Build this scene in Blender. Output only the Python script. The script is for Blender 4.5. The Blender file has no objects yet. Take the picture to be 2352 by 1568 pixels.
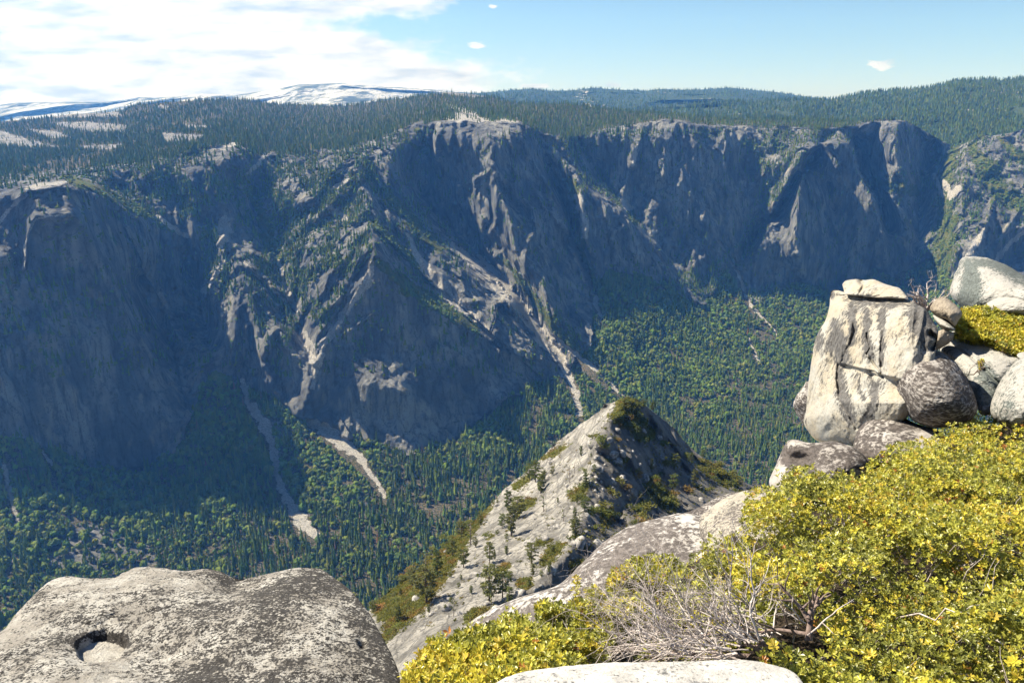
import bpy, math, random
import numpy as np

# ------------------------------------------------------------------ camera, sky, sun, exposure
scene = bpy.context.scene
F = 1828.0                       # focal length in pixels of a 2352 px wide picture
CX, CY = 1176.0, 784.0
PITCH = math.radians(16.7)
SUN_AZ = math.radians(72.0)      # to the left of the view direction
SUN_EL = math.radians(50.0)

cam_data = bpy.data.cameras.new("camera")
cam_data.sensor_width = 36.0
cam_data.lens = F / 2352.0 * 36.0
cam_data.clip_start = 0.05
cam_data.clip_end = 60000.0
cam = bpy.data.objects.new("camera", cam_data)
scene.collection.objects.link(cam)
cam.location = (0, 0, 0)
cam.rotation_euler = (math.pi / 2 - PITCH, 0, 0)
scene.camera = cam

world = bpy.data.worlds.new("World")
scene.world = world
world.use_nodes = True
WN, WL = world.node_tree.nodes, world.node_tree.links
WN.clear()

sun_data = bpy.data.lights.new("sun", 'SUN')
sun_data.energy = 5.0
sun_data.angle = math.radians(0.5)
sun_data.color = (1.0, 0.93, 0.80)
sun = bpy.data.objects.new("sun", sun_data)
scene.collection.objects.link(sun)
SUN_DIR = np.array([-math.sin(SUN_AZ) * math.cos(SUN_EL), math.cos(SUN_AZ) * math.cos(SUN_EL), math.sin(SUN_EL)])
sun.rotation_euler = (math.pi / 2 - SUN_EL, 0, math.pi + SUN_AZ)
sun.location = (-200, 100, 300)

scene.view_settings.view_transform = 'Standard'
scene.view_settings.look = 'None'
scene.view_settings.exposure = 1.32
scene.view_settings.gamma = 1.0
scene.cycles.use_denoising = True
scene.cycles.max_bounces = 5
scene.cycles.diffuse_bounces = 2
scene.cycles.glossy_bounces = 2
scene.cycles.transmission_bounces = 3
scene.cycles.volume_bounces = 0
scene.cycles.caustics_reflective = False
scene.cycles.caustics_refractive = False
scene.cycles.sample_clamp_indirect = 6.0


def wnode(t, **kw):
    n = WN.new(t)
    for k, v in kw.items():
        setattr(n, k, v)
    return n


def wmath(op, a, b=None, clamp=False):
    n = wnode('ShaderNodeMath', operation=op, use_clamp=clamp)
    for i, v in enumerate((a, b)):
        if v is None:
            continue
        if isinstance(v, (int, float)):
            n.inputs[i].default_value = v
        else:
            WL.new(v, n.inputs[i])
    return n.outputs[0]


def build_world():
    sky = wnode('ShaderNodeTexSky', sky_type='NISHITA', sun_disc=False)
    sky.sun_elevation = SUN_EL
    sky.sun_rotation = -SUN_AZ
    sky.altitude = 2300
    sky.air_density = 1.0
    sky.dust_density = 1.2
    sky.ozone_density = 4.0
    bg = wnode('ShaderNodeBackground')
    bg.inputs['Strength'].default_value = 0.055
    WL.new(sky.outputs[0], bg.inputs['Color'])
    # clouds: banks far away in the sky, given by the direction only
    tc = wnode('ShaderNodeTexCoord')
    sep = wnode('ShaderNodeSeparateXYZ')
    WL.new(tc.outputs['Generated'], sep.inputs[0])
    ysafe = wmath('MAXIMUM', sep.outputs[1], 0.02)
    u = wmath('DIVIDE', sep.outputs[0], ysafe)
    v = wmath('DIVIDE', sep.outputs[2], ysafe)
    comb = wnode('ShaderNodeCombineXYZ')
    WL.new(u, comb.inputs[0])
    WL.new(wmath('MULTIPLY', v, 2.2), comb.inputs[1])
    n1 = wnode('ShaderNodeTexNoise')
    n1.inputs['Scale'].default_value = 13.0
    n1.inputs['Detail'].default_value = 9.0
    n1.inputs['Roughness'].default_value = 0.62
    WL.new(comb.outputs[0], n1.inputs['Vector'])
    n2 = wnode('ShaderNodeTexNoise')
    n2.inputs['Scale'].default_value = 11.0
    n2.inputs['Detail'].default_value = 6.0
    n2.inputs['Roughness'].default_value = 0.55
    mp = wnode('ShaderNodeMapping')
    mp.inputs['Location'].default_value = (3.1, 1.7, 0)
    mp.inputs['Scale'].default_value = (1.0, 2.2, 1)
    WL.new(comb.outputs[0], mp.inputs[0])
    WL.new(mp.outputs[0], n2.inputs['Vector'])
    # bank edge: u0 depends on v (bulges)
    edge = wnode('ShaderNodeFloatCurve')
    cm = edge.mapping
    c = cm.curves[0]
    # x = v*6 (0..~0.75), y = u edge + 1
    pts = [(0.0, 0.89), (0.10, 0.97), (0.2, 0.985), (0.27, 0.955), (0.36, 0.90), (0.43, 0.865), (0.52, 0.80), (0.60, 0.875), (0.66, 0.915), (0.75, 0.89), (1.0, 0.8)]
    while len(c.points) < len(pts):
        c.points.new(0.5, 0.5)
    for p, q in zip(c.points, pts):
        p.location = q
        p.handle_type = 'AUTO'
    cm.update()
    WL.new(wmath('MULTIPLY', v, 6.0, True), edge.inputs['Value'])
    ue = wmath('SUBTRACT', edge.outputs[0], 1.0)
    d = wmath('SUBTRACT', ue, u)                                   # >0 inside the bank
    nn = wmath('MULTIPLY', wmath('SUBTRACT', n1.outputs[0], 0.5), 0.42)
    bank = wmath('MULTIPLY', wmath('ADD', wmath('ADD', d, nn), 0.04), 11.0, True)
    # the bank is a band over the horizon; higher up only open sky
    bank = wmath('MULTIPLY', bank, wmath('MULTIPLY', wmath('SUBTRACT', 0.24, wmath('ADD', v, wmath('MULTIPLY', n2.outputs[0], 0.1))), 12.0, True))
    total = bank
    # small single clouds: (u, v, half width, half height)
    for (px, py, a, b) in [(2022, 149, 34, 12), (1095, 103, 24, 8), (1228, 198, 40, 7), (1402, 196, 20, 7), (1131, 16, 12, 6), (1010, 235, 30, 8)]:
        cy = (CY - py) / F
        den = math.cos(PITCH) + cy * math.sin(PITCH)
        u0 = (px - CX) / F / den
        v0 = (-math.sin(PITCH) + cy * math.cos(PITCH)) / den
        ru = a / F / den
        rv = b / F / den
        du = wmath('DIVIDE', wmath('SUBTRACT', u, u0), ru)
        dv = wmath('DIVIDE', wmath('SUBTRACT', v, v0), rv)
        r = wmath('SQRT', wmath('ADD', wmath('MULTIPLY', du, du), wmath('MULTIPLY', dv, dv)))
        n3 = wnode('ShaderNodeTexNoise')
        n3.inputs['Scale'].default_value = 60.0
        n3.inputs['Detail'].default_value = 5.0
        WL.new(comb.outputs[0], n3.inputs['Vector'])
        rr = wmath('ADD', r, wmath('MULTIPLY', wmath('SUBTRACT', n3.outputs[0], 0.5), 2.4))
        blob = wmath('MULTIPLY', wmath('SUBTRACT', 1.0, rr), 2.2, True)
        total = wmath('MAXIMUM', total, wmath('MULTIPLY', blob, 0.85))
    # grey bellies inside the bank
    belly = wmath('MULTIPLY', wmath('SUBTRACT', n2.outputs[0], 0.45), 4.5, True)
    ramp = wnode('ShaderNodeMix', data_type='RGBA')
    ramp.inputs['A'].default_value = (1.15, 1.13, 1.11, 1)
    ramp.inputs['B'].default_value = (0.66, 0.68, 0.71, 1)
    WL.new(belly, ramp.inputs['Factor'])
    bgc = wnode('ShaderNodeBackground')
    bgc.inputs['Strength'].default_value = 0.38
    WL.new(ramp.outputs['Result'], bgc.inputs['Color'])
    mix = wnode('ShaderNodeMixShader')
    WL.new(total, mix.inputs[0])
    WL.new(bg.outputs[0], mix.inputs[1])
    WL.new(bgc.outputs[0], mix.inputs[2])
    out = wnode('ShaderNodeOutputWorld')
    WL.new(mix.outputs[0], out.inputs['Surface'])


build_world()

# ------------------------------------------------------------------ helpers
RNG = np.random.RandomState(7)
COL = scene.collection
cP, sP = math.cos(PITCH), math.sin(PITCH)


def P3(px, py, Y):
    """world point at forward distance Y seen at picture point (px, py)"""
    px, py, Y = np.asarray(px, float), np.asarray(py, float), np.asarray(Y, float)
    cx = (px - CX) / F
    cy = (CY - py) / F
    den = cP + cy * sP
    return np.stack([cx / den * Y, Y + 0 * cx, (-sP + cy * cP) / den * Y], -1)


def tan_down(py):
    cy = (CY - np.asarray(py, float)) / F
    return -(-sP + cy * cP) / (cP + cy * sP)


def project(p):
    p = np.asarray(p)
    x, y, z = p[..., 0], p[..., 1], p[..., 2]
    fw = y * cP - z * sP
    up = y * sP + z * cP
    return CX + F * x / fw, CY - F * up / fw


def _hash(ix, iy, iz, seed):
    h = (ix.astype(np.uint32) * np.uint32(374761393)) ^ (iy.astype(np.uint32) * np.uint32(668265263)) ^ (iz.astype(np.uint32) * np.uint32(2246822519)) ^ np.uint32((seed * 3266489917 + 12345) & 0xffffffff)
    h = (h ^ (h >> np.uint32(15))) * np.uint32(2246822519)
    h = (h ^ (h >> np.uint32(13))) * np.uint32(3266489917)
    h = h ^ (h >> np.uint32(16))
    return h.astype(np.float64) / 4294967295.0


def vnoise(p, seed=0, smooth=True):
    """value noise 0..1 ; smooth=False gives creased, faceted noise"""
    p = np.asarray(p, float)
    i = np.floor(p).astype(np.int64)
    f = p - i
    if smooth:
        f = f * f * (3 - 2 * f)
    r = 0
    for dx in (0, 1):
        wx = f[..., 0] if dx else 1 - f[..., 0]
        for dy in (0, 1):
            wy = f[..., 1] if dy else 1 - f[..., 1]
            for dz in (0, 1):
                wz = f[..., 2] if dz else 1 - f[..., 2]
                r = r + wx * wy * wz * _hash(i[..., 0] + dx, i[..., 1] + dy, i[..., 2] + dz, seed)
    return r


def fbm(p, octaves=4, seed=0, gain=0.5, smooth=True):
    p = np.asarray(p, float)
    a, s, t = 1.0, 0.0, 0.0
    for o in range(octaves):
        s = s + a * vnoise(p * (2.03 ** o) + 17.3 * o, seed + o, smooth)
        t += a
        a *= gain
    return s / t


def sstep(a, b, x):
    t = np.clip((x - a) / (b - a), 0, 1)
    return t * t * (3 - 2 * t)


def in_poly(px, py, poly):
    poly = np.asarray(poly, float)
    inside = np.zeros(np.shape(px), bool)
    n = len(poly)
    for i in range(n):
        x1, y1 = poly[i]
        x2, y2 = poly[(i + 1) % n]
        if y1 == y2:
            continue
        c = ((y1 > py) != (y2 > py)) & (px < (x2 - x1) * (py - y1) / (y2 - y1) + x1)
        inside ^= c
    return inside


def seg_dist(px, py, line):
    """distance to a polyline [(x, y, w)...]; returns distance / width at the nearest place"""
    best = np.full(np.shape(px), 1e9)
    L = [tuple(q) if len(q) > 2 else (q[0], q[1], 1.0) for q in line]
    for (x1, y1, w1), (x2, y2, w2) in zip(L[:-1], L[1:]):
        dx, dy = x2 - x1, y2 - y1
        t = np.clip(((px - x1) * dx + (py - y1) * dy) / (dx * dx + dy * dy + 1e-9), 0, 1)
        d = np.hypot(px - x1 - t * dx, py - y1 - t * dy) / (w1 + (w2 - w1) * t)
        best = np.minimum(best, d)
    return best


def interp(px, pts):
    pts = sorted(pts)
    return np.interp(px, [p[0] for p in pts], [p[1] for p in pts])


def solve_depth(lines, x0, x1, y0, y1, cell):
    """a surface of piecewise even slopes through ridge and gully lines [(px, py, Y)...]: harmonic in 1/Y"""
    S = []
    for ln in lines:
        for a, b in zip(ln[:-1], ln[1:]):
            n = int(max(abs(a[0] - b[0]), abs(a[1] - b[1]))) + 2
            t = np.linspace(0, 1, n)
            wa, wb = 1 / a[2], 1 / b[2]
            S.append(np.stack([a[0] + (b[0] - a[0]) * t, a[1] + (b[1] - a[1]) * t, wa + (wb - wa) * t], 1))
    S = np.concatenate(S)
    prev = None
    for k in (32, 16, 8, 4, 2, 1):
        c = cell * k
        nx, ny = int((x1 - x0) / c) + 2, int((y1 - y0) / c) + 2
        ix = np.clip(((S[:, 0] - x0) / c + 0.5).astype(int), 0, nx - 1)
        iy = np.clip(((S[:, 1] - y0) / c + 0.5).astype(int), 0, ny - 1)
        sw = np.zeros((ny, nx)); cn = np.zeros((ny, nx))
        np.add.at(sw, (iy, ix), S[:, 2]); np.add.at(cn, (iy, ix), 1)
        fix = cn > 0
        val = np.where(fix, sw / np.maximum(cn, 1), 0)
        if prev is None:
            g = np.full((ny, nx), S[:, 2].mean())
        else:
            yy = np.clip(np.arange(ny) * c / pc, 0, prev.shape[0] - 1.001)
            xx = np.clip(np.arange(nx) * c / pc, 0, prev.shape[1] - 1.001)
            g = bil(prev, xx[None, :] + 0 * yy[:, None], yy[:, None] + 0 * xx[None, :])
        g[fix] = val[fix]
        for it in range(500 if k > 2 else 160):
            q = np.pad(g, 1, mode='edge')
            g2 = 0.25 * (q[:-2, 1:-1] + q[2:, 1:-1] + q[1:-1, :-2] + q[1:-1, 2:])
            g = np.where(fix, val, g2)
        prev, pc = g, c
    q = np.pad(g, 1, mode='edge')
    g = 0.5 * g + 0.125 * (q[:-2, 1:-1] + q[2:, 1:-1] + q[1:-1, :-2] + q[1:-1, 2:])

    def f(px, py):
        return 1.0 / bil(g, np.clip((np.asarray(px, float) - x0) / cell, 0, g.shape[1] - 1.001), np.clip((np.asarray(py, float) - y0) / cell, 0, g.shape[0] - 1.001))
    return f


def bil(g, x, y):
    i, j = x.astype(int), y.astype(int)
    i = np.minimum(i, g.shape[1] - 2); j = np.minimum(j, g.shape[0] - 2)
    fx, fy = x - i, y - j
    return (g[j, i] * (1 - fx) + g[j, i + 1] * fx) * (1 - fy) + (g[j + 1, i] * (1 - fx) + g[j + 1, i + 1] * fx) * fy


def make_mesh(name, V, faces, mat, smooth=False, attrs=None):
    """faces: list of (m, k) int arrays (k = 3 or 4)"""
    if isinstance(faces, np.ndarray):
        faces = [faces]
    V = np.ascontiguousarray(V, np.float32)
    me = bpy.data.meshes.new(name)
    me.vertices.add(len(V))
    me.vertices.foreach_set('co', V.ravel())
    loops = np.concatenate([f.ravel() for f in faces]).astype(np.int32)
    counts = np.concatenate([np.full(len(f), f.shape[1]) for f in faces])
    starts = np.concatenate([[0], np.cumsum(counts)[:-1]]).astype(np.int32)
    me.loops.add(len(loops))
    me.polygons.add(len(counts))
    me.polygons.foreach_set('loop_start', starts)
    me.loops.foreach_set('vertex_index', loops)
    me.polygons.foreach_set('use_smooth', np.full(len(counts), smooth))
    for k, a in (attrs or {}).items():
        a = np.asarray(a, np.float32)
        if a.ndim == 1:
            at = me.attributes.new(k, 'FLOAT', 'POINT')
            at.data.foreach_set('value', a)
        else:
            at = me.attributes.new(k, 'FLOAT_COLOR', 'POINT')
            if a.shape[1] == 3:
                a = np.concatenate([a, np.ones((len(a), 1), np.float32)], 1)
            at.data.foreach_set('color', np.ascontiguousarray(a, np.float32).ravel())
    me.update(calc_edges=True)
    if mat is not None:
        me.materials.append(mat)
    return me


def add_obj(name, me, parent=None, loc=(0, 0, 0), **props):
    o = bpy.data.objects.new(name, me)
    COL.objects.link(o)
    o.location = loc
    if parent is not None:
        o.parent = parent
    for k, v in props.items():
        if v:
            o[k] = v
    return o


def grid_faces(ny, nx, wrap=False):
    j, i = np.meshgrid(np.arange(ny - 1), np.arange(nx if wrap else nx - 1), indexing='ij')
    i2 = (i + 1) % nx
    a = j * nx + i; b = j * nx + i2; c = (j + 1) * nx + i2; d = (j + 1) * nx + i
    return np.stack([a.ravel(), d.ravel(), c.ravel(), b.ravel()], 1)


# ------------------------------------------------------------------ material helper
class M:
    def __init__(s, name, rough=0.85, spec=0.3):
        s.mat = bpy.data.materials.new(name)
        s.mat.use_nodes = True
        s.N, s.L = s.mat.node_tree.nodes, s.mat.node_tree.links
        s.bsdf = s.N['Principled BSDF']
        s.bsdf.inputs['Roughness'].default_value = rough
        s.bsdf.inputs['Specular IOR Level'].default_value = spec
        s.tc = s.N.new('ShaderNodeTexCoord').outputs['Object']

    def put(s, v, sock):
        if hasattr(v, 'links') or hasattr(v, 'is_linked'):
            s.L.new(v, sock)
        elif isinstance(v, (tuple, list)):
            sock.default_value = tuple(v) + ((1.0,) if len(v) == 3 and len(sock.default_value) == 4 else ())
        else:
            sock.default_value = v

    def noise(s, scale, detail=4, rough=0.55, stretch=None, loc=(0, 0, 0), dist=0.0):
        n = s.N.new('ShaderNodeTexNoise')
        n.inputs['Scale'].default_value = scale
        n.inputs['Detail'].default_value = detail
        n.inputs['Roughness'].default_value = rough
        n.inputs['Distortion'].default_value = dist
        mp = s.N.new('ShaderNodeMapping')
        mp.inputs['Scale'].default_value = stretch or (1, 1, 1)
        mp.inputs['Location'].default_value = loc
        s.L.new(s.tc, mp.inputs[0])
        s.L.new(mp.outputs[0], n.inputs['Vector'])
        return n.outputs[0]

    def voronoi(s, scale, feature='DISTANCE_TO_EDGE', stretch=None):
        n = s.N.new('ShaderNodeTexVoronoi')
        n.feature = feature
        n.inputs['Scale'].default_value = scale
        mp = s.N.new('ShaderNodeMapping')
        mp.inputs['Scale'].default_value = stretch or (1, 1, 1)
        s.L.new(s.tc, mp.inputs[0])
        s.L.new(mp.outputs[0], n.inputs['Vector'])
        return n.outputs[0]

    def attr(s, name, fac=True):
        n = s.N.new('ShaderNodeAttribute')
        n.attribute_name = name
        return n.outputs['Fac'] if fac else n.outputs['Color']

    def math(s, op, a, b=0.0, clamp=False):
        n = s.N.new('ShaderNodeMath')
        n.operation = op
        n.use_clamp = clamp
        s.put(a, n.inputs[0]); s.put(b, n.inputs[1])
        return n.outputs[0]

    def ramp(s, v, lo, hi):
        """smooth 0..1 between lo and hi"""
        n = s.N.new('ShaderNodeMapRange')
        n.interpolation_type = 'SMOOTHSTEP'
        s.put(v, n.inputs['Value'])
        s.put(lo, n.inputs['From Min']); s.put(hi, n.inputs['From Max'])
        return n.outputs[0]

    def mix(s, f, a, b):
        n = s.N.new('ShaderNodeMix')
        n.data_type = 'RGBA'
        s.put(f, n.inputs['Factor']); s.put(a, n.inputs['A']); s.put(b, n.inputs['B'])
        return n.outputs['Result']

    def color(s, v):
        s.put(v, s.bsdf.inputs['Base Color'])

    def bump(s, h, strength, dist, prev=None):
        n = s.N.new('ShaderNodeBump')
        n.inputs['Strength'].default_value = strength
        n.inputs['Distance'].default_value = dist
        s.put(h, n.inputs['Height'])
        if prev is not None:
            s.L.new(prev, n.inputs['Normal'])
        s.L.new(n.outputs[0], s.bsdf.inputs['Normal'])
        return n.outputs[0]

# ------------------------------------------------------------------ the valley: floor, far wall and the plateau above it
def Zl(pts):
    return [(x, y, -z / float(tan_down(y))) for x, y, z in pts]


SKY = [(-300, 300), (0, 280), (44, 276), (100, 272), (161, 262), (235, 259), (285, 255), (308, 242), (369, 236), (446, 231), (553, 229), (637, 240), (738, 243), (788, 244), (847, 236), (880, 232), (930, 226), (981, 218), (1031, 212), (1081, 216), (1131, 223), (1165, 234), (1215, 240), (1303, 239), (1366, 247), (1450, 258), (1568, 265), (1698, 276), (1815, 273), (1865, 277), (1966, 278), (2000, 274), (2050, 273), (2083, 278), (2133, 306), (2167, 326), (2194, 337), (2217, 329), (2261, 309), (2284, 311), (2318, 306), (2352, 297), (2660, 260)]
SKYY = [(-300, 4300), (330, 4300), (600, 4500), (850, 4700), (1031, 4300), (1165, 4200), (1300, 3950), (1568, 3700), (1700, 3650), (1865, 3680), (2083, 3720), (2133, 3760), (2194, 3850), (2261, 3700), (2352, 3700), (2660, 3700)]
RIM = [(-300, 420), (0, 400), (150, 390), (250, 378), (330, 372), (430, 350), (480, 338), (550, 332), (600, 350), (700, 350), (760, 340), (820, 330), (900, 310), (960, 285), (1050, 277), (1190, 279), (1235, 300), (1290, 318), (1340, 312), (1400, 294), (1440, 292), (1470, 286), (1530, 276), (1570, 280), (1620, 288), (1700, 290), (1760, 294), (1800, 292), (1840, 296), (1880, 296), (1920, 294), (1960, 290), (1985, 286), (2000, 280), (2080, 278), (2133, 312), (2194, 337), (2261, 309), (2352, 297), (2660, 260)]
RIMY = [(-300, 2480), (0, 2520), (150, 2570), (250, 2600), (330, 2560), (430, 2620), (480, 2650), (550, 2700), (600, 2780), (700, 2820), (760, 2860), (820, 2900), (900, 2950), (960, 2980), (1050, 2980), (1190, 3000), (1235, 3080), (1290, 3200), (1400, 3320), (1530, 3370), (1600, 3420), (1800, 3500), (1960, 3560), (2000, 3650), (2080, 3640)]
BASE = [(-300, 960), (0, 1000), (60, 1010), (110, 1040), (200, 1072), (330, 1085), (400, 1045), (440, 960), (475, 880), (490, 850), (530, 862), (560, 885), (620, 900), (700, 965), (800, 1000), (930, 1040), (1050, 1005), (1130, 955), (1160, 910), (1250, 872), (1310, 858), (1322, 805), (1356, 795), (1362, 700), (1385, 612), (1450, 625), (1500, 640), (1545, 655), (1575, 690), (1620, 700), (1650, 640), (1680, 595), (1705, 640), (1730, 700), (1780, 690), (1830, 650), (1880, 665), (1930, 690), (1970, 650), (2010, 610), (2050, 650), (2100, 600), (2130, 590), (2170, 640), (2660, 660)]

sky_line = [(x, y, float(interp(x, SKYY))) for x, y in SKY]
up_line = [(x, y - 110, Y * 1.9) for x, y, Y in sky_line]
rim_line = [(x, y, float(interp(x, RIMY))) for x, y in RIM if x <= 2080]

LINES = [
    sky_line, rim_line,
    # valley floor
    Zl([(-300, 1740, -955), (2660, 1740, -955)]), Zl([(-300, 1560, -955), (2660, 1560, -955)]), Zl([(300, 1400, -952), (2660, 1400, -952)]),
    Zl([(480, 1240, -950), (1000, 1250, -950), (2660, 1250, -950)]), Zl([(900, 1130, -945), (1300, 1100, -945), (2660, 1100, -945)]),
    Zl([(-300, 1300, -900), (0, 1300, -915), (300, 1310, -940)]),
    Zl([(1340, 950, -880), (1500, 950, -905), (1800, 950, -920), (2660, 950, -930)]),
    Zl([(1380, 780, -735), (1480, 800, -790), (1700, 800, -840), (2000, 800, -870), (2660, 800, -880)]),
    # foot of the wall
    Zl([(-300, 960, -640), (0, 1000, -730), (110, 1040, -810), (200, 1072, -870), (330, 1085, -918), (400, 1045, -880), (440, 960, -815)]),
    [(440, 960, 1990), (475, 880, 2100), (490, 850, 2140), (530, 862, 2150), (560, 885, 2135), (620, 900, 2110), (700, 965, 2060), (800, 1000, 2020), (930, 1040, 1985), (1050, 1005, 2060), (1130, 955, 2135), (1160, 910, 2220), (1250, 872, 2320), (1310, 858, 2395)],
    Zl([(560, 1050, -900), (640, 1110, -925), (760, 1110, -920), (900, 1130, -945)]),
    # left dome: outer and inner crest
    [(-300, 500, 1960), (0, 450, 2010), (60, 430, 2040), (150, 421, 2075), (172, 428, 2090), (230, 452, 2170), (300, 500, 2270), (400, 570, 2400), (430, 600, 2440)],
    [(-300, 620, 1780), (0, 590, 1845), (53, 600, 1890), (60, 540, 1915), (82, 497, 1930), (150, 489, 1945), (182, 502, 1970), (200, 540, 1995)],
    [(200, 540, 1995), (250, 640, 2010), (300, 760, 2010), (350, 900, 1970), (400, 1000, 1930)],
    [(30, 800, 1775), (120, 780, 1840), (200, 800, 1890), (290, 800, 1975)],
    [(-300, 800, 1720), (0, 800, 1755)],
    [(320, 640, 2290), (380, 760, 2240), (430, 880, 2120), (440, 950, 2020)],
    # chute between the dome and the middle block
    [(430, 600, 2480), (452, 660, 2430), (470, 740, 2330), (485, 800, 2230), (490, 850, 2140)],
    # short cliffs under the left rim
    [(255, 425, 2500), (300, 440, 2480), (390, 435, 2500), (480, 405, 2560), (545, 395, 2620)],
    # middle block
    [(505, 500, 2480), (520, 570, 2420), (500, 620, 2370), (468, 665, 2310), (480, 672, 2300)],
    [(520, 570, 2420), (560, 640, 2300), (585, 730, 2210), (600, 820, 2150), (618, 890, 2112)],
    [(505, 500, 2480), (560, 470, 2560), (580, 430, 2640)],
    [(480, 672, 2300), (520, 760, 2215), (530, 850, 2160)],
    [(660, 840, 2125), (640, 760, 2190), (610, 700, 2260)],
    # gully between block and buttress
    [(590, 380, 2730), (583, 460, 2640), (610, 540, 2520), (645, 620, 2400), (665, 690, 2310), (690, 760, 2225), (715, 830, 2140), (730, 900, 2085), (752, 975, 2030)],
    # ridge above the buttress, its apex and the edges of its face
    [(850, 345, 2860), (830, 370, 2740), (832, 430, 2590), (850, 500, 2430), (862, 588, 2220), (830, 650, 2190), (790, 720, 2160), (745, 790, 2120), (722, 835, 2085)],
    [(862, 588, 2220), (900, 640, 2205), (960, 690, 2215), (1050, 742, 2255), (1130, 792, 2305), (1200, 805, 2340), (1300, 856, 2393)],
    [(930, 900, 2045), (860, 880, 2050), (780, 900, 2060)],
    [(1030, 880, 2130), (1100, 880, 2210)],
    # diagonal gully and slab above it
    [(900, 500, 2560), (940, 570, 2480), (1000, 650, 2425), (1080, 720, 2375), (1138, 784, 2320)],
    [(930, 505, 2600), (985, 560, 2540), (1060, 620, 2520), (1150, 695, 2500), (1230, 775, 2450), (1292, 848, 2395)],
    [(1000, 620, 2440), (1080, 690, 2400), (1150, 770, 2330)],
    [(1135, 700, 2440), (1160, 690, 2440), (1180, 720, 2420)],
    [(850, 420, 2640), (900, 450, 2700), (950, 500, 2700), (1010, 560, 2650)],
    # gully under the big massif
    [(985, 300, 3010), (975, 370, 3020), (965, 430, 2990), (1010, 490, 2930), (1060, 545, 2860), (1115, 600, 2780), (1180, 660, 2700), (1240, 745, 2560), (1312, 852, 2405)],
    # the big massif
    [(995, 285, 2990), (1000, 350, 2965), (1000, 420, 2945), (1040, 480, 2900), (1090, 560, 2830)],
    [(1120, 279, 2975), (1130, 360, 2860), (1145, 440, 2765), (1175, 520, 2685), (1205, 600, 2610), (1255, 680, 2545), (1325, 800, 2455)],
        [(1190, 282, 3005), (1210, 350, 2980), (1250, 420, 2930), (1290, 490, 2880), (1318, 560, 2820), (1340, 650, 2730), (1352, 720, 2620), (1356, 795, 2490)],
    [(1190, 440, 2850), (1240, 500, 2800), (1280, 600, 2740), (1310, 720, 2620)],
    # gully right of it
    [(1225, 310, 3110), (1265, 390, 3120), (1300, 480, 3060), (1314, 553, 2970), (1354, 655, 2800), (1400, 740, 2600), (1450, 800, 2470)],
    # right buttress
    [(1250, 320, 3170), (1300, 380, 3080), (1340, 445, 2960), (1352, 480, 2900), (1345, 560, 2850), (1385, 608, 2820)],
    [(1352, 450, 2965), (1430, 490, 2985), (1500, 560, 2995), (1545, 645, 2930)],
    [(1400, 550, 2885), (1420, 615, 2830), (1480, 632, 2870)],
    [(1330, 320, 3330), (1375, 400, 3250), (1440, 470, 3170), (1475, 520, 3120), (1535, 590, 3080), (1600, 668, 3000)],
    # shaded wall
    [(1500, 278, 3380), (1478, 320, 3330), (1465, 350, 3310), (1450, 400, 3250), (1440, 440, 3200)],
    [(1540, 300, 3370), (1560, 400, 3270), (1580, 500, 3180), (1600, 600, 3090), (1620, 660, 3040)],
    [(1600, 668, 3010), (1700, 672, 3110), (1780, 652, 3170), (1880, 656, 3260), (2000, 646, 3330), (2130, 650, 3330)],
    [(1905, 305, 3600), (1830, 410, 3500), (1770, 505, 3390), (1710, 585, 3270), (1668, 650, 3110)],
    [(1700, 300, 3440), (1720, 380, 3390), (1690, 470, 3300)],
    # pyramid
    [(1842, 350, 3330), (1835, 450, 3230), (1825, 560, 3160), (1850, 640, 3160)],
    [(1842, 350, 3330), (1800, 440, 3290), (1755, 540, 3230), (1700, 640, 3130)],
    [(1842, 350, 3330), (1890, 330, 3420), (1950, 330, 3440)],
    [(1950, 330, 3440), (1968, 390, 3400), (2005, 450, 3350), (2027, 530, 3320), (2035, 600, 3300)], [(1966, 318, 3900), (1978, 395, 3800), (2016, 455, 3680), (2040, 530, 3580)],
    [(1900, 420, 3460), (1930, 540, 3370), (1960, 630, 3300)],
    # tower on the right and its skirt
    [(2010, 284, 3700), (2010, 360, 3640), (2030, 410, 3590)],
    [(2062, 280, 3600), (2055, 340, 3520), (2065, 400, 3490)],
    [(2105, 290, 3760), (2120, 320, 3840), (2110, 380, 3720)],
    [(2065, 400, 3490), (2088, 425, 3500), (2105, 415, 3640)],
    [(2040, 440, 3540), (2070, 500, 3450), (2110, 560, 3400), (2120, 620, 3350)],
    # valley on the far right and its right slope
    [(2150, 325, 3950), (2122, 400, 3760), (2112, 480, 3600), (2108, 560, 3450), (2100, 640, 3330)],
    [(2175, 345, 3780), (2165, 420, 3560), (2160, 520, 3400), (2150, 620, 3230)], [(2215, 345, 3680), (2215, 420, 3440), (2205, 520, 3270), (2190, 620, 3120)],
    [(2225, 330, 3760), (2250, 380, 3560), (2300, 460, 3380), (2352, 520, 3250), (2660, 600, 3000)],
    [(2300, 330, 3650), (2352, 380, 3550), (2660, 400, 3500)],
    [(2280, 490, 3300), (2240, 560, 3180), (2215, 620, 3110), (2210, 700, 3000)],
    [(2352, 560, 3230), (2310, 600, 3200), (2290, 660, 3120)],
    [(2400, 700, 2900), (2660, 720, 2800)],
]
depth0 = solve_depth(LINES, -300, 2660, 150, 1750, 5)


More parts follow.
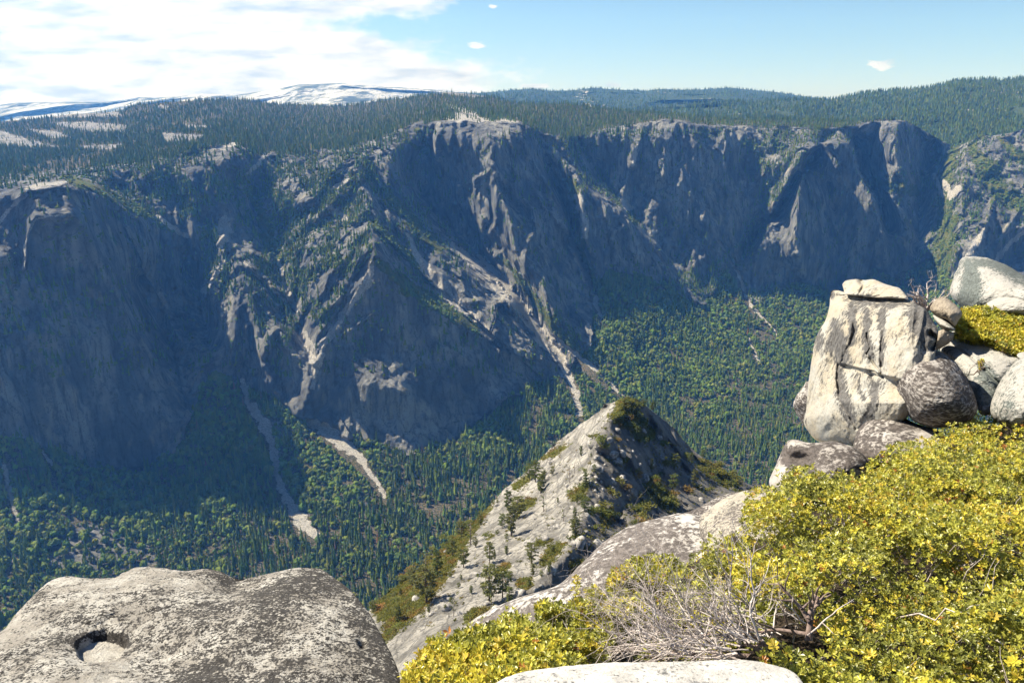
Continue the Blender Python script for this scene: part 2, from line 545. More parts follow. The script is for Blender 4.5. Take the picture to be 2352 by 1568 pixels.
def make_depth():
    """the solved slopes with the relief of the wall drawn out: ridges stand further forward, gullies run deeper"""
    gx, gy = np.arange(-300, 2661, 5.0), np.arange(150, 1751, 5.0)
    X, Yp = np.meshgrid(gx, gy)
    w = 1 / depth0(X.ravel(), Yp.ravel()).reshape(X.shape)

    def blur(a, r):
        for ax in (0, 1):
            for _ in range(2):
                p = np.pad(a, [(r + 1, r) if k == ax else (0, 0) for k in (0, 1)], mode='edge')
                c = np.cumsum(p, ax)
                n = a.shape[ax]
                hi = np.take(c, np.arange(2 * r + 1, 2 * r + 1 + n), ax); lo = np.take(c, np.arange(0, n), ax)
                a = (hi - lo) / (2 * r + 1)
        return a
    base = np.interp(X, [b[0] for b in BASE], [b[1] for b in BASE])
    rim = np.interp(X, [b[0] for b in RIM], [b[1] for b in RIM])
    m = sstep(0, 70, base - Yp) * sstep(0, 55, Yp - rim)
    m = blur(m, 2)
    w2 = w + 0.55 * m * (w - blur(w, 16))

    def f(px, py):
        return 1.0 / bil(w2, np.clip((np.asarray(px, float) + 300) / 5, 0, w2.shape[1] - 1.001), np.clip((np.asarray(py, float) - 150) / 5, 0, w2.shape[0] - 1.001))
    return f


depth = make_depth()

# ---- masks given by where things are on the mountain
SMOOTH_ROCK = [  # bare, even walls
    [(-300, 520), (0, 470), (60, 435), (150, 425), (260, 480), (330, 600), (400, 800), (430, 940), (380, 1060), (200, 1080), (-300, 1000)],
    [(862, 590), (960, 690), (1130, 795), (1300, 857), (1160, 915), (1050, 1005), (930, 1045), (800, 1000), (740, 900), (780, 740)],
    [(930, 590), (1060, 640), (1140, 700), (1130, 760), (1040, 690)],
    [(1250, 480), (1330, 570), (1350, 700), (1300, 700), (1250, 560)],
]
TALUS = [  # pale debris and stream beds (x, y, half width)
    [(560, 872, 6), (570, 920, 7), (605, 970, 9), (630, 1030, 9), (634, 1090, 7), (660, 1150, 10), (690, 1190, 15), (720, 1228, 11)],
    [(712, 968, 6), (745, 985, 11), (790, 1020, 10), (830, 1055, 7), (858, 1095, 5), (886, 1142, 4)],
    [(1100, 590, 6), (1150, 640, 10), (1185, 680, 13), (1215, 730, 13), (1245, 775, 12), (1280, 810, 10), (1305, 855, 9), (1320, 900, 5), (1332, 950, 7)],
    [(1255, 760, 3), (1300, 795, 4), (1350, 835, 3.5), (1400, 880, 2.5), (1440, 920, 2)],
    [(1310, 553, 7), (1330, 600, 8), (1345, 630, 9), (1356, 660, 6), (1372, 700, 4), (1382, 730, 3)],
    [(1655, 558, 2.5), (1690, 620, 3), (1712, 670, 3), (1725, 700, 2.5), (1765, 745, 2), (1785, 770, 1.5)],
    [(6, 1060, 4), (20, 1120, 5), (42, 1200, 4), (30, 1260, 4), (18, 1330, 3)], [(95, 1035, 3), (112, 1055, 4), (130, 1080, 2)],
    [(1715, 770, 1.5), (1742, 830, 2)],
]
SCREE_SUN = [  # pale scars and slabs; sunlit ramps and edges are painted pale too
    [(512, 508, 12), (516, 535, 16), (508, 562, 10)], [(518, 590, 4), (490, 640, 6), (470, 668, 8)],
    [(640, 600, 4), (652, 650, 6), (668, 690, 7), (684, 712, 5)], [(692, 760, 8), (710, 795, 10), (722, 835, 9)], [(740, 815, 8), (722, 850, 10), (716, 890, 6)],
    [(735, 800, 6), (770, 752, 8), (805, 702, 10), (842, 650, 9), (860, 600, 5)], [(560, 600, 4), (600, 640, 5), (652, 690, 5)],
    [(935, 540, 5), (965, 600, 8), (1000, 645, 11), (1040, 690, 12), (1085, 722, 11), (1130, 778, 8)],
    [(1040, 560, 6), (1090, 610, 12), (1150, 665, 14), (1210, 725, 8), (1260, 790, 4)],
    [(745, 445, 3), (770, 430, 6), (800, 414, 3)], [(775, 398, 3), (790, 390, 4)], [(570, 398, 5), (590, 380, 4), (610, 352, 4)], [(760, 480, 8), (790, 500, 8)],
    [(480, 345, 4), (540, 333, 5), (556, 330, 4)], [(1035, 270, 10), (1100, 274, 5), (1190, 279, 3)], [(1030, 243, 5), (1090, 262, 5)],
    [(60, 432, 4), (110, 425, 5), (150, 420, 3)], [(55, 610, 2), (58, 560, 2), (80, 500, 2), (150, 490, 2)], [(0, 510, 5), (30, 470, 6), (60, 445, 5)],
    [(360, 498, 4), (400, 525, 6), (430, 545, 5)], [(365, 675, 5), (385, 705, 4)],
    [(1330, 450, 8), (1340, 490, 12), (1345, 540, 10)], [(1462, 335, 5), (1452, 380, 3)], [(1430, 460, 7), (1445, 480, 8)],
    [(2170, 420, 6), (2185, 450, 9), (2200, 430, 6)], [(2145, 400, 4), (2165, 450, 6)],
    [(2210, 620, 10), (2240, 560, 8), (2260, 530, 6)], [(2352, 530, 4), (2310, 570, 6), (2280, 610, 6)],
    [(1975, 345, 6), (1978, 380, 7), (1990, 410, 5)],
]
SLABS = [  # bare granite among the plateau trees
    [(-300, 290), (0, 300), (60, 318), (150, 342), (60, 340), (0, 335), (-300, 330)],
    [(110, 282), (200, 280), (290, 287), (290, 303), (210, 305), (150, 292)], [(60, 296), (130, 302), (170, 318), (110, 318)],
    [(90, 270), (200, 256), (275, 257), (280, 268), (200, 270), (130, 272)], [(175, 335), (280, 330), (290, 340), (190, 344)],
    [(425, 285), (480, 290), (470, 297), (430, 294)], [(370, 305), (470, 310), (465, 318), (380, 330)], [(360, 240), (390, 244), (385, 256), (365, 250)],
    [(1045, 258), (1090, 262), (1120, 280), (1050, 278)], [(850, 225), (1010, 205), (1130, 222), (1090, 225), (1000, 215)],
    [(820, 340), (860, 320), (880, 350), (840, 365)],
]
GRASS = [
    [(575, 440, 9), (600, 490, 10), (625, 560, 13), (640, 600, 12), (655, 640, 6)], [(960, 300, 6), (985, 345, 6)], [(925, 320, 4), (985, 350, 5)],
    [(880, 430, 8), (940, 500, 12), (1010, 570, 12)], [(860, 520, 8), (930, 580, 10), (985, 640, 10)], [(865, 600, 8), (940, 660, 14), (1040, 720, 16), (1100, 760, 8)],
    [(1310, 420, 10), (1345, 500, 8), (1330, 580, 9), (1370, 650, 8)], [(1400, 440, 6), (1440, 480, 7), (1460, 510, 8)],
    [(2190, 345, 10), (2170, 420, 14), (2175, 500, 20), (2165, 580, 24), (2150, 640, 25)], [(2230, 335, 8), (2270, 390, 22), (2300, 440, 20), (2352, 470, 20)], [(2300, 320, 6), (2352, 370, 14)],
    [(160, 410, 10), (300, 470, 8), (400, 530, 6)], [(1150, 590, 6), (1230, 690, 8), (1290, 770, 9), (1350, 830, 9)],
    [(2010, 420, 10), (2100, 440, 10)],
]
TREES = [  # wall slopes with conifers: polygon, density
    ([(560, 390), (620, 355), (840, 345), (870, 400), (850, 500), (855, 580), (800, 680), (740, 760), (690, 720), (645, 620), (600, 520)], 0.62),
    ([(450, 480), (560, 430), (590, 500), (640, 620), (690, 740), (640, 830), (560, 700), (470, 640)], 0.33),
    ([(160, 400), (330, 385), (470, 400), (560, 390), (580, 440), (450, 500), (400, 530), (280, 480), (180, 430)], 0.42),
    ([(850, 370), (960, 330), (980, 420), (1060, 560), (1100, 620), (1000, 620), (870, 540)], 0.20),
    ([(870, 610), (960, 630), (1050, 700), (1120, 770), (1000, 720), (900, 660)], 0.35),
    ([(980, 450), (1100, 480), (1200, 600), (1330, 760), (1250, 760), (1150, 640)], 0.05),
    ([(1220, 300), (1330, 310), (1400, 400), (1470, 520), (1400, 460), (1320, 420)], 0.30),
    ([(1700, 320), (1900, 300), (1830, 420), (1760, 520), (1690, 640), (1620, 650), (1700, 520), (1760, 400)], 0.75),
    ([(1990, 410), (2150, 390), (2160, 470), (2050, 470)], 0.45), ([(2130, 320), (2240, 340), (2260, 480), (2180, 640), (2100, 640), (2150, 480)], 0.36),
    ([(2230, 340), (2352, 310), (2660, 320), (2660, 520), (2352, 540), (2260, 470)], 0.12),
    ([(1540, 640), (1640, 600), (1720, 660), (1900, 640), (1900, 700), (1540, 720)], 0.6),
    ([(1240, 690), (1280, 720), (1350, 800), (1330, 800), (1260, 740)], 0.5),
    ([(300, 860), (420, 900), (440, 960), (330, 1080), (150, 1060)], 0.03),
    ([(1300, 430), (1360, 420), (1340, 620), (1320, 560)], 0.3), ([(620, 850), (700, 870), (760, 960), (700, 960)], 0.25),
    ([(-300, 395), (160, 390), (200, 420), (0, 440), (-300, 480)], 0.3),
    ([(1240, 310), (1500, 290), (1500, 330), (1420, 350), (1300, 360)], 0.35),
]
BOULDERFIELD = [[(120, 1235), (220, 1200), (350, 1255), (360, 1300), (240, 1320), (110, 1300)], [(60, 1190), (120, 1180), (130, 1210), (80, 1225)], [(620, 960), (690, 990), (670, 1010), (625, 985)], [(795, 1150), (850, 1150), (840, 1165), (800, 1162)]]
CLEARINGS = [[(1030, 1095), (1110, 1105), (1130, 1150), (1060, 1140)], [(960, 1160), (1080, 1190), (1070, 1215), (950, 1200)], [(1560, 1120), (1680, 1040), (1800, 1060), (1780, 1130)]]


def warp(px, py, p0, s=1.0):
    a = fbm(p0 / (60 * s), 4, 31) - 0.5
    b = fbm(p0 / (60 * s), 4, 41) - 0.5
    return px + a * 42 * s, py + b * 42 * s


def terrain_masks(px, py):
    Y = depth(px, py)
    p0 = P3(px, py, Y)
    wx, wy = warp(px, py, p0, 0.55)
    base = np.interp(wx, [b[0] for b in BASE], [b[1] for b in BASE]) + 36 * (fbm(p0 / 90, 3, 47) - .5)
    rim = np.interp(wx, [b[0] for b in RIM], [b[1] for b in RIM]) + np.where((px > 985) & (px < 1200), 0, 1) * np.where(px > 1235, 16, 30) * (fbm(p0 / 130, 3, 45) - .45)
    wall = sstep(8, -6, wy - base) * sstep(-6, 6, wy - rim)
    plateau = sstep(4, -6, wy - rim)
    floor = sstep(-4, 6, wy - base)
    tal = np.zeros(px.shape); scree_sun = np.zeros(px.shape); gra = np.zeros(px.shape)
    br = fbm(p0 / np.array([14, 14, 30.]), 4, 77)
    for ln in TALUS:
        tal = np.maximum(tal, sstep(1.25, 0.75, (br - .5) * 2.2 + seg_dist(wx * .7 + px * .3, wy * .7 + py * .3, ln) * (0.68 + .5 * vnoise(p0 / 40.0, 79))))
    for ln in SCREE_SUN:
        scree_sun = np.maximum(scree_sun, sstep(1.5, 0.6, seg_dist(wx * .5 + px * .5, wy * .5 + py * .5, ln) + (br - .5) * 2.0))
    for ln in GRASS:
        gra = np.maximum(gra, sstep(1.6, 0.7, seg_dist(wx, wy, ln) + (br - .5) * 1.6))
    slab = np.zeros(px.shape)
    for pl in SLABS:
        slab = np.maximum(slab, in_poly(wx * .5 + px * .5, wy * .3 + py * .7, pl) * 1.0)
    return dict(Y=Y, p0=p0, wall=wall, plateau=plateau, floor=floor, tal=tal * (1 - 0.0 * wall), scree_sun=scree_sun * wall + scree_sun * plateau, grass=gra * (1 - tal), slab=slab, wx=wx, wy=wy, br=br)


def _m(ox, oy, pts, h, w):
    return [(ox + .3353 * x, oy + .3353 * y, w) for x, y in pts], h


RIBS = [_m(435, 326.3, *r) for r in [
    ([(290, 1000), (310, 1200), (310, 1400), (340, 1490)], 30, 14), ([(420, 1060), (450, 1200), (480, 1420), (500, 1530)], 34, 12), ([(330, 760), (400, 830), (560, 960), (680, 1060)], 24, 9),
    ([(540, 1330), (560, 1420), (570, 1460)], 20, 12), ([(380, 1130), (420, 1350), (470, 1500)], -20, 8), ([(640, 460), (760, 260), (880, 120)], 26, 14), ([(690, 560), (740, 430), (860, 340)], 26, 14),
    ([(870, 540), (960, 440), (1100, 260)], 30, 14), ([(600, 800), (720, 620), (820, 500)], 22, 14), ([(760, 1000), (840, 860), (930, 770)], 24, 14), ([(830, 1240), (920, 1160), (1010, 1090)], 22, 10),
    ([(1100, 1290), (1200, 1220), (1280, 1160)], 18, 8), ([(20, 560), (10, 700), (50, 900)], 24, 10), ([(180, 560), (190, 700), (240, 640)], 20, 14), ([(640, 830), (660, 980), (710, 1120)], -26, 9), ([(740, 1290), (800, 1400), (850, 1450)], -24, 10)]]
RIBS += [_m(888.3, 244.7, *r) for r in [
    ([(380, 110), (330, 250), (330, 450), (350, 540)], 42, 14), ([(450, 120), (430, 250), (400, 420), (390, 500)], 32, 11), ([(500, 110), (520, 260), (480, 330), (440, 470)], 30, 11), ([(830, 150), (860, 260), (890, 380), (870, 560)], 36, 10),
    ([(730, 470), (750, 600), (760, 760), (700, 870)], 42, 12), ([(780, 600), (830, 700), (860, 850), (880, 980)], 34, 9), ([(480, 540), (460, 650), (450, 740)], 34, 11), ([(660, 760), (640, 880), (700, 1000)], 30, 11),
    ([(880, 590), (1000, 690), (1020, 850), (960, 960), (940, 1150)], 40, 13), ([(1020, 690), (1150, 760), (1220, 830), (1260, 920)], 30, 12), ([(740, 1030), (800, 990), (830, 1080)], 24, 9), ([(900, 1050), (960, 1200), (1060, 1350), (1150, 1480)], 34, 13),
    ([(980, 230), (1060, 380), (1160, 460), (1200, 560), (1250, 640)], 40, 11), ([(1190, 470), (1200, 560), (1230, 640)], 26, 9), ([(1340, 580), (1330, 700), (1360, 900), (1390, 1000)], 46, 15), ([(320, 130), (300, 300), (310, 480), (250, 600)], -40, 10),
    ([(590, 140), (580, 300), (600, 450)], -26, 9), ([(700, 560), (730, 760), (690, 830)], -26, 7), ([(610, 480), (600, 560), (630, 640)], 24, 9), ([(500, 540), (600, 510), (700, 440)], 26, 8), ([(300, 170), (280, 200), (290, 240)], 20, 8), ([(930, 920), (900, 1040), (930, 1160)], -22, 6), ([(500, 1060), (510, 1160), (540, 1260)], 26, 9), ([(740, 1330), (730, 1440), (700, 1520)], 34, 9), ([(560, 1340), (640, 1330)], 24, 12)]]
RIBS += [_m(1269, 244.7, *r) for r in [
    ([(330, 190), (320, 260), (310, 330)], 36, 11), ([(400, 430), (390, 540)], 26, 9), ([(640, 110), (590, 250), (545, 400)], 46, 14), ([(500, 140), (490, 230)], 28, 10), ([(550, 300), (500, 520), (480, 640)], 34, 11), ([(850, 100), (770, 270), (760, 460)], 24, 14), ([(1170, 180), (1130, 280)], 24, 10),
    ([(1720, 310), (1660, 420), (1560, 600), (1400, 800), (1250, 980)], 34, 12), ([(380, 1010), (400, 870), (490, 820)], 30, 8), ([(1000, 600), (1120, 520), (1220, 600)], 24, 12), ([(140, 420), (200, 560), (210, 680), (215, 860)], 30, 12), ([(1520, 140), (1480, 260), (1440, 380)], 24, 12), ([(1650, 600), (1640, 800), (1700, 1000)], 28, 14), ([(940, 620), (930, 760), (920, 900)], 24, 10), ([(1040, 720), (1030, 780)], 18, 9)]]
RIBS += [_m(1858, 163.2, *r) for r in [
    ([(390, 350), (350, 500), (330, 600)], 44, 13), ([(540, 350), (470, 480), (420, 600)], 40, 11), ([(555, 500), (550, 600)], 28, 10), ([(480, 780), (490, 900)], 26, 12), ([(650, 700), (660, 850)], 30, 14), ([(580, 680), (520, 880)], 30, 10), ([(640, 660), (700, 720)], 22, 10),
    ([(1280, 870), (1210, 1030), (1170, 1200)], 34, 12), ([(1440, 960), (1340, 1100), (1240, 1280)], 38, 9), ([(1210, 470), (1130, 560)], 26, 12), ([(1310, 600), (1170, 740)], 26, 10), ([(1250, 760), (1240, 840)], 20, 8), ([(790, 410), (830, 470)], 26, 10)]]
RIBS += [([(x * .3353, 380.7 + .3353 * y, w) for x, y in pts], h) for pts, h, w in [
    ([(240, 340), (180, 480), (170, 700)], 26, 9), ([(1480, 720), (1400, 900)], 20, 8), ([(600, 350), (760, 640), (900, 900), (1000, 1100)], -20, 10), ([(1130, 990), (1200, 1130), (1290, 1300)], 22, 8), ([(960, 1060), (1000, 1250), (1160, 1480)], 20, 9), ([(1160, 760), (1140, 860)], 26, 8), ([(1200, 270), (1220, 400)], 26, 8)]]


def relief(px, py, Y, p0, wall, plateau, floor, tal=0.0):
    """crags, ribs and gullies carved into the even slopes"""
    sm = np.zeros(px.shape)
    for pl in SMOOTH_ROCK:
        sm = np.maximum(sm, in_poly(px + 25 * (fbm(p0 / 120, 2, 3) - .5), py + 25 * (fbm(p0 / 120, 2, 4) - .5), pl) * 1.0)
    q = p0.copy()
    q[:, 0] += 90 * (fbm(p0 / 240, 2, 5) - .5); q[:, 1] += 90 * (fbm(p0 / 240, 2, 6) - .5)
    tilt = q[:, 0] + 0.35 * q[:, 2] * sstep(1000, 1250, px) * sstep(1500, 1300, px) + 0.55 * q[:, 2] * sstep(850, 900, px) * sstep(1330, 1180, px) * sstep(0, 1, px * 0.9 - py - 250)
    q2 = np.stack([tilt, q[:, 1], q[:, 2] * 0.26], 1)
    d = 0
    rid = lambda s, sd, lin=True: 1 - np.abs(2 * vnoise(q2 / s, sd, not lin) - 1)
    amp = np.where(sm > 0, 0.32, 1.0)
    d = d + (rid(210, 11) - .6) * 95 * (0.1 + 0.9 * amp)
    d = d + (rid(85, 12) - .6) * 56 * amp
    d = d + (vnoise(q2 / 42, 13, False) - .5) * 38 * amp
    d = d + (vnoise(p0 / np.array([18, 18, 44.]), 14, False) - .5) * 36 * (0.35 + .65 * amp)
    d = d + (vnoise(p0 / np.array([8, 8, 17.]), 15, False) - .5) * 15 * (0.4 + .6 * amp)
    jx = 9 * (fbm(p0 / 50, 3, 22) - .5)
    for ln, h in RIBS:
        x0, x1 = min(k[0] for k in ln) - 40, max(k[0] for k in ln) + 40
        y0, y1 = min(k[1] for k in ln) - 40, max(k[1] for k in ln) + 40
        ix = np.nonzero((px > x0) & (px < x1) & (py > y0) & (py < y1))[0]
        if len(ix):
            d[ix] += 0.8 * h * np.clip(1 - seg_dist(px[ix] + jx[ix], py[ix] + .3 * jx[ix], ln), 0, 1)
    fl = (fbm(p0[:, :2].repeat(1, 0) @ np.array([[1, 0, 0], [0, 1, 0]]) / 140, 4, 21) - .5)
    return -(d * wall * (1 - .8 * tal)) - plateau * fl * 55 - floor * fl * 22


def terrain_Y(px, py, full=False):
    m = terrain_masks(px, py)
    dY = relief(px, py, m['Y'], m['p0'], m['wall'], m['plateau'], m['floor'], m['tal'])
    Y = m['Y'] + dY
    m['Yd'] = Y
    return m


def build_valley():
    nx, ny = 1180, 660
    xs = np.concatenate([np.linspace(-290, -40, 60)[:-1], np.linspace(-40, 2400, nx - 100), np.linspace(2400, 2650, 42)[1:]])
    nx = len(xs)
    top = interp(xs, SKY)
    t = np.linspace(0, 1, ny)[:, None] ** 1.12
    py = top[None, :] + (1735 - top)[None, :] * t
    px = np.repeat(xs[None, :], ny, 0)
    m = terrain_Y(px.ravel(), py.ravel())
    V = P3(px.ravel(), py.ravel(), m['Yd'])
    # land behind the skyline
    back = []
    for k in range(6, 0, -1):
        s = V[:nx].copy()
        f = 1 + 0.05 * k
        s[:, 0] *= f; s[:, 1] *= f
        s[:, 2] -= 22.0 * k
        back.append(s)
    V = np.concatenate(back + [V])
    pad = lambda a: np.concatenate([np.tile(a[:nx], 6), a])
    veg = np.clip(m['grass'] + 0.9 * m['floor'] + 0.75 * m['plateau'] * (1 - m['slab']), 0, 1) * (1 - m['tal'])
    br = m['br']
    veg = np.maximum(veg, m['wall'] * sstep(0.57, 0.68, br) * 0.35)
    pale = np.clip(np.maximum(m['tal'], np.maximum(m['scree_sun'] * .75, m['slab'] * 0.42)), 0, 1)
    bouldery = np.zeros(len(veg))
    for pl in BOULDERFIELD:
        bouldery = np.maximum(bouldery, in_poly(m['wx'], m['wy'], pl) * 1.0)
    veg *= 1 - 0.8 * bouldery
    # soil clearings
    me = make_mesh('valley', V, grid_faces(ny + 6, nx), mat_terrain(), False, {'veg': pad(veg), 'pale': pad(pale), 'grass': pad(m['grass'] * (1 - m['tal'])), 'flat': pad(np.maximum(m['floor'], m['plateau']))})
    add_obj('terrain', me, kind='structure')


def mat_terrain():
    m = M('valley_rock', 0.95, 0.1)
    big = m.noise(0.012, 5, 0.6, (1, 1, .5))
    streak = m.noise(0.06, 6, 0.65, (1, 1, .12))
    fine = m.noise(0.16, 5, 0.7)
    patch = m.noise(0.022, 3, 0.5, (1, 1, .45), (40, 3, 9))
    col = m.mix(m.ramp(big, 0.35, 0.68), (0.12, 0.125, 0.135), (0.34, 0.335, 0.315))
    col = m.mix(m.math('MULTIPLY', m.ramp(streak, 0.50, 0.64), 0.8), col, (0.075, 0.08, 0.085))
    col = m.mix(m.math('MULTIPLY', m.ramp(patch, 0.58, 0.72), 0.7), col, (0.44, 0.40, 0.32))
    col = m.mix(m.math('MULTIPLY', m.ramp(fine, 0.54, 0.68), 0.7), col, (0.07, 0.078, 0.07))
    joints = m.voronoi(0.028, 'DISTANCE_TO_EDGE', (1, 1, .07))
    jn = m.math('ADD', joints, m.math('MULTIPLY', m.math('SUBTRACT', fine, 0.5), 0.55))
    col = m.mix(m.math('MULTIPLY', m.ramp(jn, 0.08, -0.02), 0.6), col, (0.055, 0.06, 0.06))
    # plants and soil
    veg, pale, grass, flat = m.attr('veg'), m.attr('pale'), m.attr('grass'), m.attr('flat')
    v2 = m.noise(0.05, 5, 0.65, None, (5, 70, 2))
    v3 = m.noise(0.25, 3, 0.6, None, (5, 7, 2))
    green = m.mix(m.ramp(v2, 0.4, 0.62), (0.045, 0.06, 0.025), (0.085, 0.085, 0.04))
    soil = m.mix(m.ramp(v3, 0.40, 0.62), green, (0.20, 0.16, 0.12))
    gcol = m.mix(m.ramp(v2, 0.4, 0.6), (0.085, 0.125, 0.03), (0.16, 0.155, 0.05))
    vcol = m.mix(grass, m.mix(flat, green, soil), gcol)
    br = m.math('ADD', veg, m.math('MULTIPLY', m.math('SUBTRACT', v3, 0.5), 1.3))
    col = m.mix(m.ramp(br, 0.35, 0.6), col, vcol)
    pcol = m.mix(m.ramp(v3, 0.35, 0.62), (0.32, 0.305, 0.28), (0.60, 0.57, 0.53))
    pb = m.math('ADD', pale, m.math('MULTIPLY', m.math('SUBTRACT', v3, 0.5), 0.9))
    col = m.mix(m.ramp(pb, 0.3, 0.65), col, pcol)
    m.color(col)
    b = m.bump(m.noise(0.05, 10, 0.78, (1, 1, .5)), 1.0, 30)
    return m.mat


build_valley()

# ------------------------------------------------------------------ trees of the valley, the wall and the plateau
def conifer_proto(tiers, sides, seed, trunk=True):
    """unit conifer: height 1, crown radius 1 (scaled apart)"""
    r = np.random.RandomState(seed)
    V, Fc = [], []
    z0 = 0.10
    for k in range(tiers):
        a, b = k / tiers, (k + 1.0) / tiers
        zb = z0 + (1 - z0) * a - 0.02
        zt = min(1.0, z0 + (1 - z0) * (b + 0.55 / tiers))
        if k == tiers - 1:
            zt = 1.0
        rad = (1 - a) ** 0.85 * (0.72 + 0.3 * math.sin(math.pi * min(1, a * 1.5 + .2))) + 0.05
        n0 = len(V)
        ph = r.rand() * 6.28
        for s in range(sides):
            an = ph + (s + 0.5 * (r.rand() - .5)) * 2 * math.pi / sides
            rr = rad * (0.62 + 0.6 * r.rand())
            V.append((math.cos(an) * rr, math.sin(an) * rr, zb + (0.5 * r.rand() - 0.3) / tiers))
        V.append((0.05 * (r.rand() - .5), 0.05 * (r.rand() - .5), zt))
        for s in range(sides):
            Fc.append((n0 + s, n0 + (s + 1) % sides, n0 + sides))
    if trunk:
        n0 = len(V)
        for an in (0, 2.1, 4.2):
            V.append((math.cos(an) * .07, math.sin(an) * .07, -0.03))
        for an in (0, 2.1, 4.2):
            V.append((math.cos(an) * .06, math.sin(an) * .06, 0.2))
        for i in range(3):
            j = (i + 1) % 3
            Fc += [(n0 + i, n0 + j, n0 + 3 + j), (n0 + i, n0 + 3 + j, n0 + 3 + i)]
    return np.array(V), np.array(Fc)


def ico(sub):
    import bmesh
    bm = bmesh.new()
    bmesh.ops.create_icosphere(bm, subdivisions=sub, radius=1.0)
    bm.verts.ensure_lookup_table()
    V = np.array([v.co[:] for v in bm.verts])
    Fc = np.array([[v.index for v in f.verts] for f in bm.faces])
    bm.free()
    return V, Fc


def broadleaf_proto(sub, seed, clumps=5):
    """unit round tree: height 1, radius 1, made of several ragged clumps"""
    r = np.random.RandomState(seed)
    B, BF = ico(sub)
    V, Fc = [], []
    n = 0
    for c in range(clumps):
        if c == 0:
            ctr, sc = np.array([0, 0, .62]), np.array([.62, .62, .38])
        else:
            an = c * 6.28 / (clumps - 1) + r.rand()
            ctr = np.array([math.cos(an) * .5, math.sin(an) * .5, .42 + .25 * r.rand()])
            sc = np.array([.45, .45, .27]) * (0.8 + .5 * r.rand())
        v = B * (0.72 + 0.55 * r.rand(len(B), 1)) * sc + ctr
        V.append(v); Fc.append(BF + n); n += len(v)
    t0 = n
    tv = []
    for z, rad in ((-0.04, .09), (.45, .06)):
        for an in (0, 2.1, 4.2):
            tv.append((math.cos(an) * rad, math.sin(an) * rad, z))
    V.append(np.array(tv))
    f = []
    for i in range(3):
        j = (i + 1) % 3
        f += [(t0 + i, t0 + j, t0 + 3 + j), (t0 + i, t0 + 3 + j, t0 + 3 + i)]
    Fc.append(np.array(f))
    return np.concatenate(V), np.concatenate(Fc)


def scatter(name, protos, pos, h, rad, col, mat, rng, **props):
    Vs, Fs, Cs = [], [], []
    n0 = 0
    var = rng.randint(len(protos), size=len(pos))
    rot = rng.rand(len(pos)) * 6.283
    for k, (pv, pf) in enumerate(protos):
        ix = np.nonzero(var == k)[0]
        if not len(ix):
            continue
        c, s = np.cos(rot[ix])[:, None], np.sin(rot[ix])[:, None]
        x = (pv[None, :, 0] * c - pv[None, :, 1] * s) * rad[ix, None] + pos[ix, 0][:, None]
        y = (pv[None, :, 0] * s + pv[None, :, 1] * c) * rad[ix, None] + pos[ix, 1][:, None]
        z = pv[None, :, 2] * h[ix, None] + pos[ix, 2][:, None]
        v = np.stack([x, y, z], -1).reshape(-1, 3)
        f = (pf[None] + (np.arange(len(ix)) * len(pv))[:, None, None] + n0).reshape(-1, 3)
        Vs.append(v); Fs.append(f); Cs.append(np.repeat(col[ix], len(pv), 0))
        n0 += len(v)
    me = make_mesh(name, np.concatenate(Vs), np.concatenate(Fs), mat, False, {'tint': np.concatenate(Cs)})
    return add_obj(name, me, **props)


def mat_tint(name, obj_color=False, transl=0.38):
    m = M(name, 0.8, 0.15)
    if obj_color:
        n = m.N.new('ShaderNodeObjectInfo')
        c = n.outputs['Color']
    else:
        c = m.attr('tint', False)
    m.color(c)
    tr = m.N.new('ShaderNodeBsdfTranslucent')
    m.L.new(c, tr.inputs[0])
    mx = m.N.new('ShaderNodeMixShader')
    mx.inputs[0].default_value = transl
    m.L.new(m.bsdf.outputs[0], mx.inputs[1]); m.L.new(tr.outputs[0], mx.inputs[2])
    m.L.new(mx.outputs[0], m.N['Material Output'].inputs['Surface'])
    return m.mat


MAT_TREE = mat_tint('forest_leaves')
MAT_TREE1 = mat_tint('tree_leaves', True)
CON_MID = [conifer_proto(7, 6, s) for s in range(6)]
CON_FAR = [conifer_proto(4, 5, 20 + s, False) for s in range(5)]
CON_TINY = [conifer_proto(2, 4, 40 + s, False) for s in range(4)]
BRO_MID = [broadleaf_proto(1, s, 4) for s in range(5)]

CONIFER_COLS = 1.4 * np.array([(0.066, 0.104, 0.018), (0.080, 0.124, 0.020), (0.098, 0.134, 0.022), (0.056, 0.092, 0.026), (0.118, 0.142, 0.026)])
BROAD_COLS = 1.35 * np.array([(0.092, 0.130, 0.016), (0.105, 0.140, 0.026), (0.072, 0.118, 0.028), (0.125, 0.145, 0.030), (0.090, 0.135, 0.024)])


def jitter_grid(x0, x1, y0, y1, sx, sy, rng):
    nx, ny = int((x1 - x0) / sx), int((y1 - y0) / sy)
    X, Yp = np.meshgrid(np.arange(nx) + 0.5, np.arange(ny) + 0.5)
    X = X + 0.5 * (np.arange(ny) % 2)[:, None]
    X = x0 + (X + (rng.rand(ny, nx) - .5) * 1.1) * sx
    Yp = y0 + (Yp + (rng.rand(ny, nx) - .5) * 1.1) * sy
    return X.ravel(), Yp.ravel()


# outline of what stands in front of the valley, to know which trees are in view
FRONT = [(-50, 1455), (110, 1337), (201, 1327), (369, 1304), (543, 1320), (704, 1303), (846, 1404), (860, 1390), (1030, 1245), (1230, 1060), (1440, 915), (1570, 1010), (1710, 1105), (1770, 1100), (1800, 1010), (1840, 990), (1826, 930), (1870, 740), (1905, 680), (2352, 590), (2500, 590), (2500, 1800), (-50, 1800)]


def tint(cols, n, rng, spread=0.18):
    c = cols[rng.randint(len(cols), size=n)] * (1 + spread * (rng.rand(n, 1) * 2 - 1))
    return c * (1 + 0.10 * (rng.rand(n, 3) * 2 - 1))


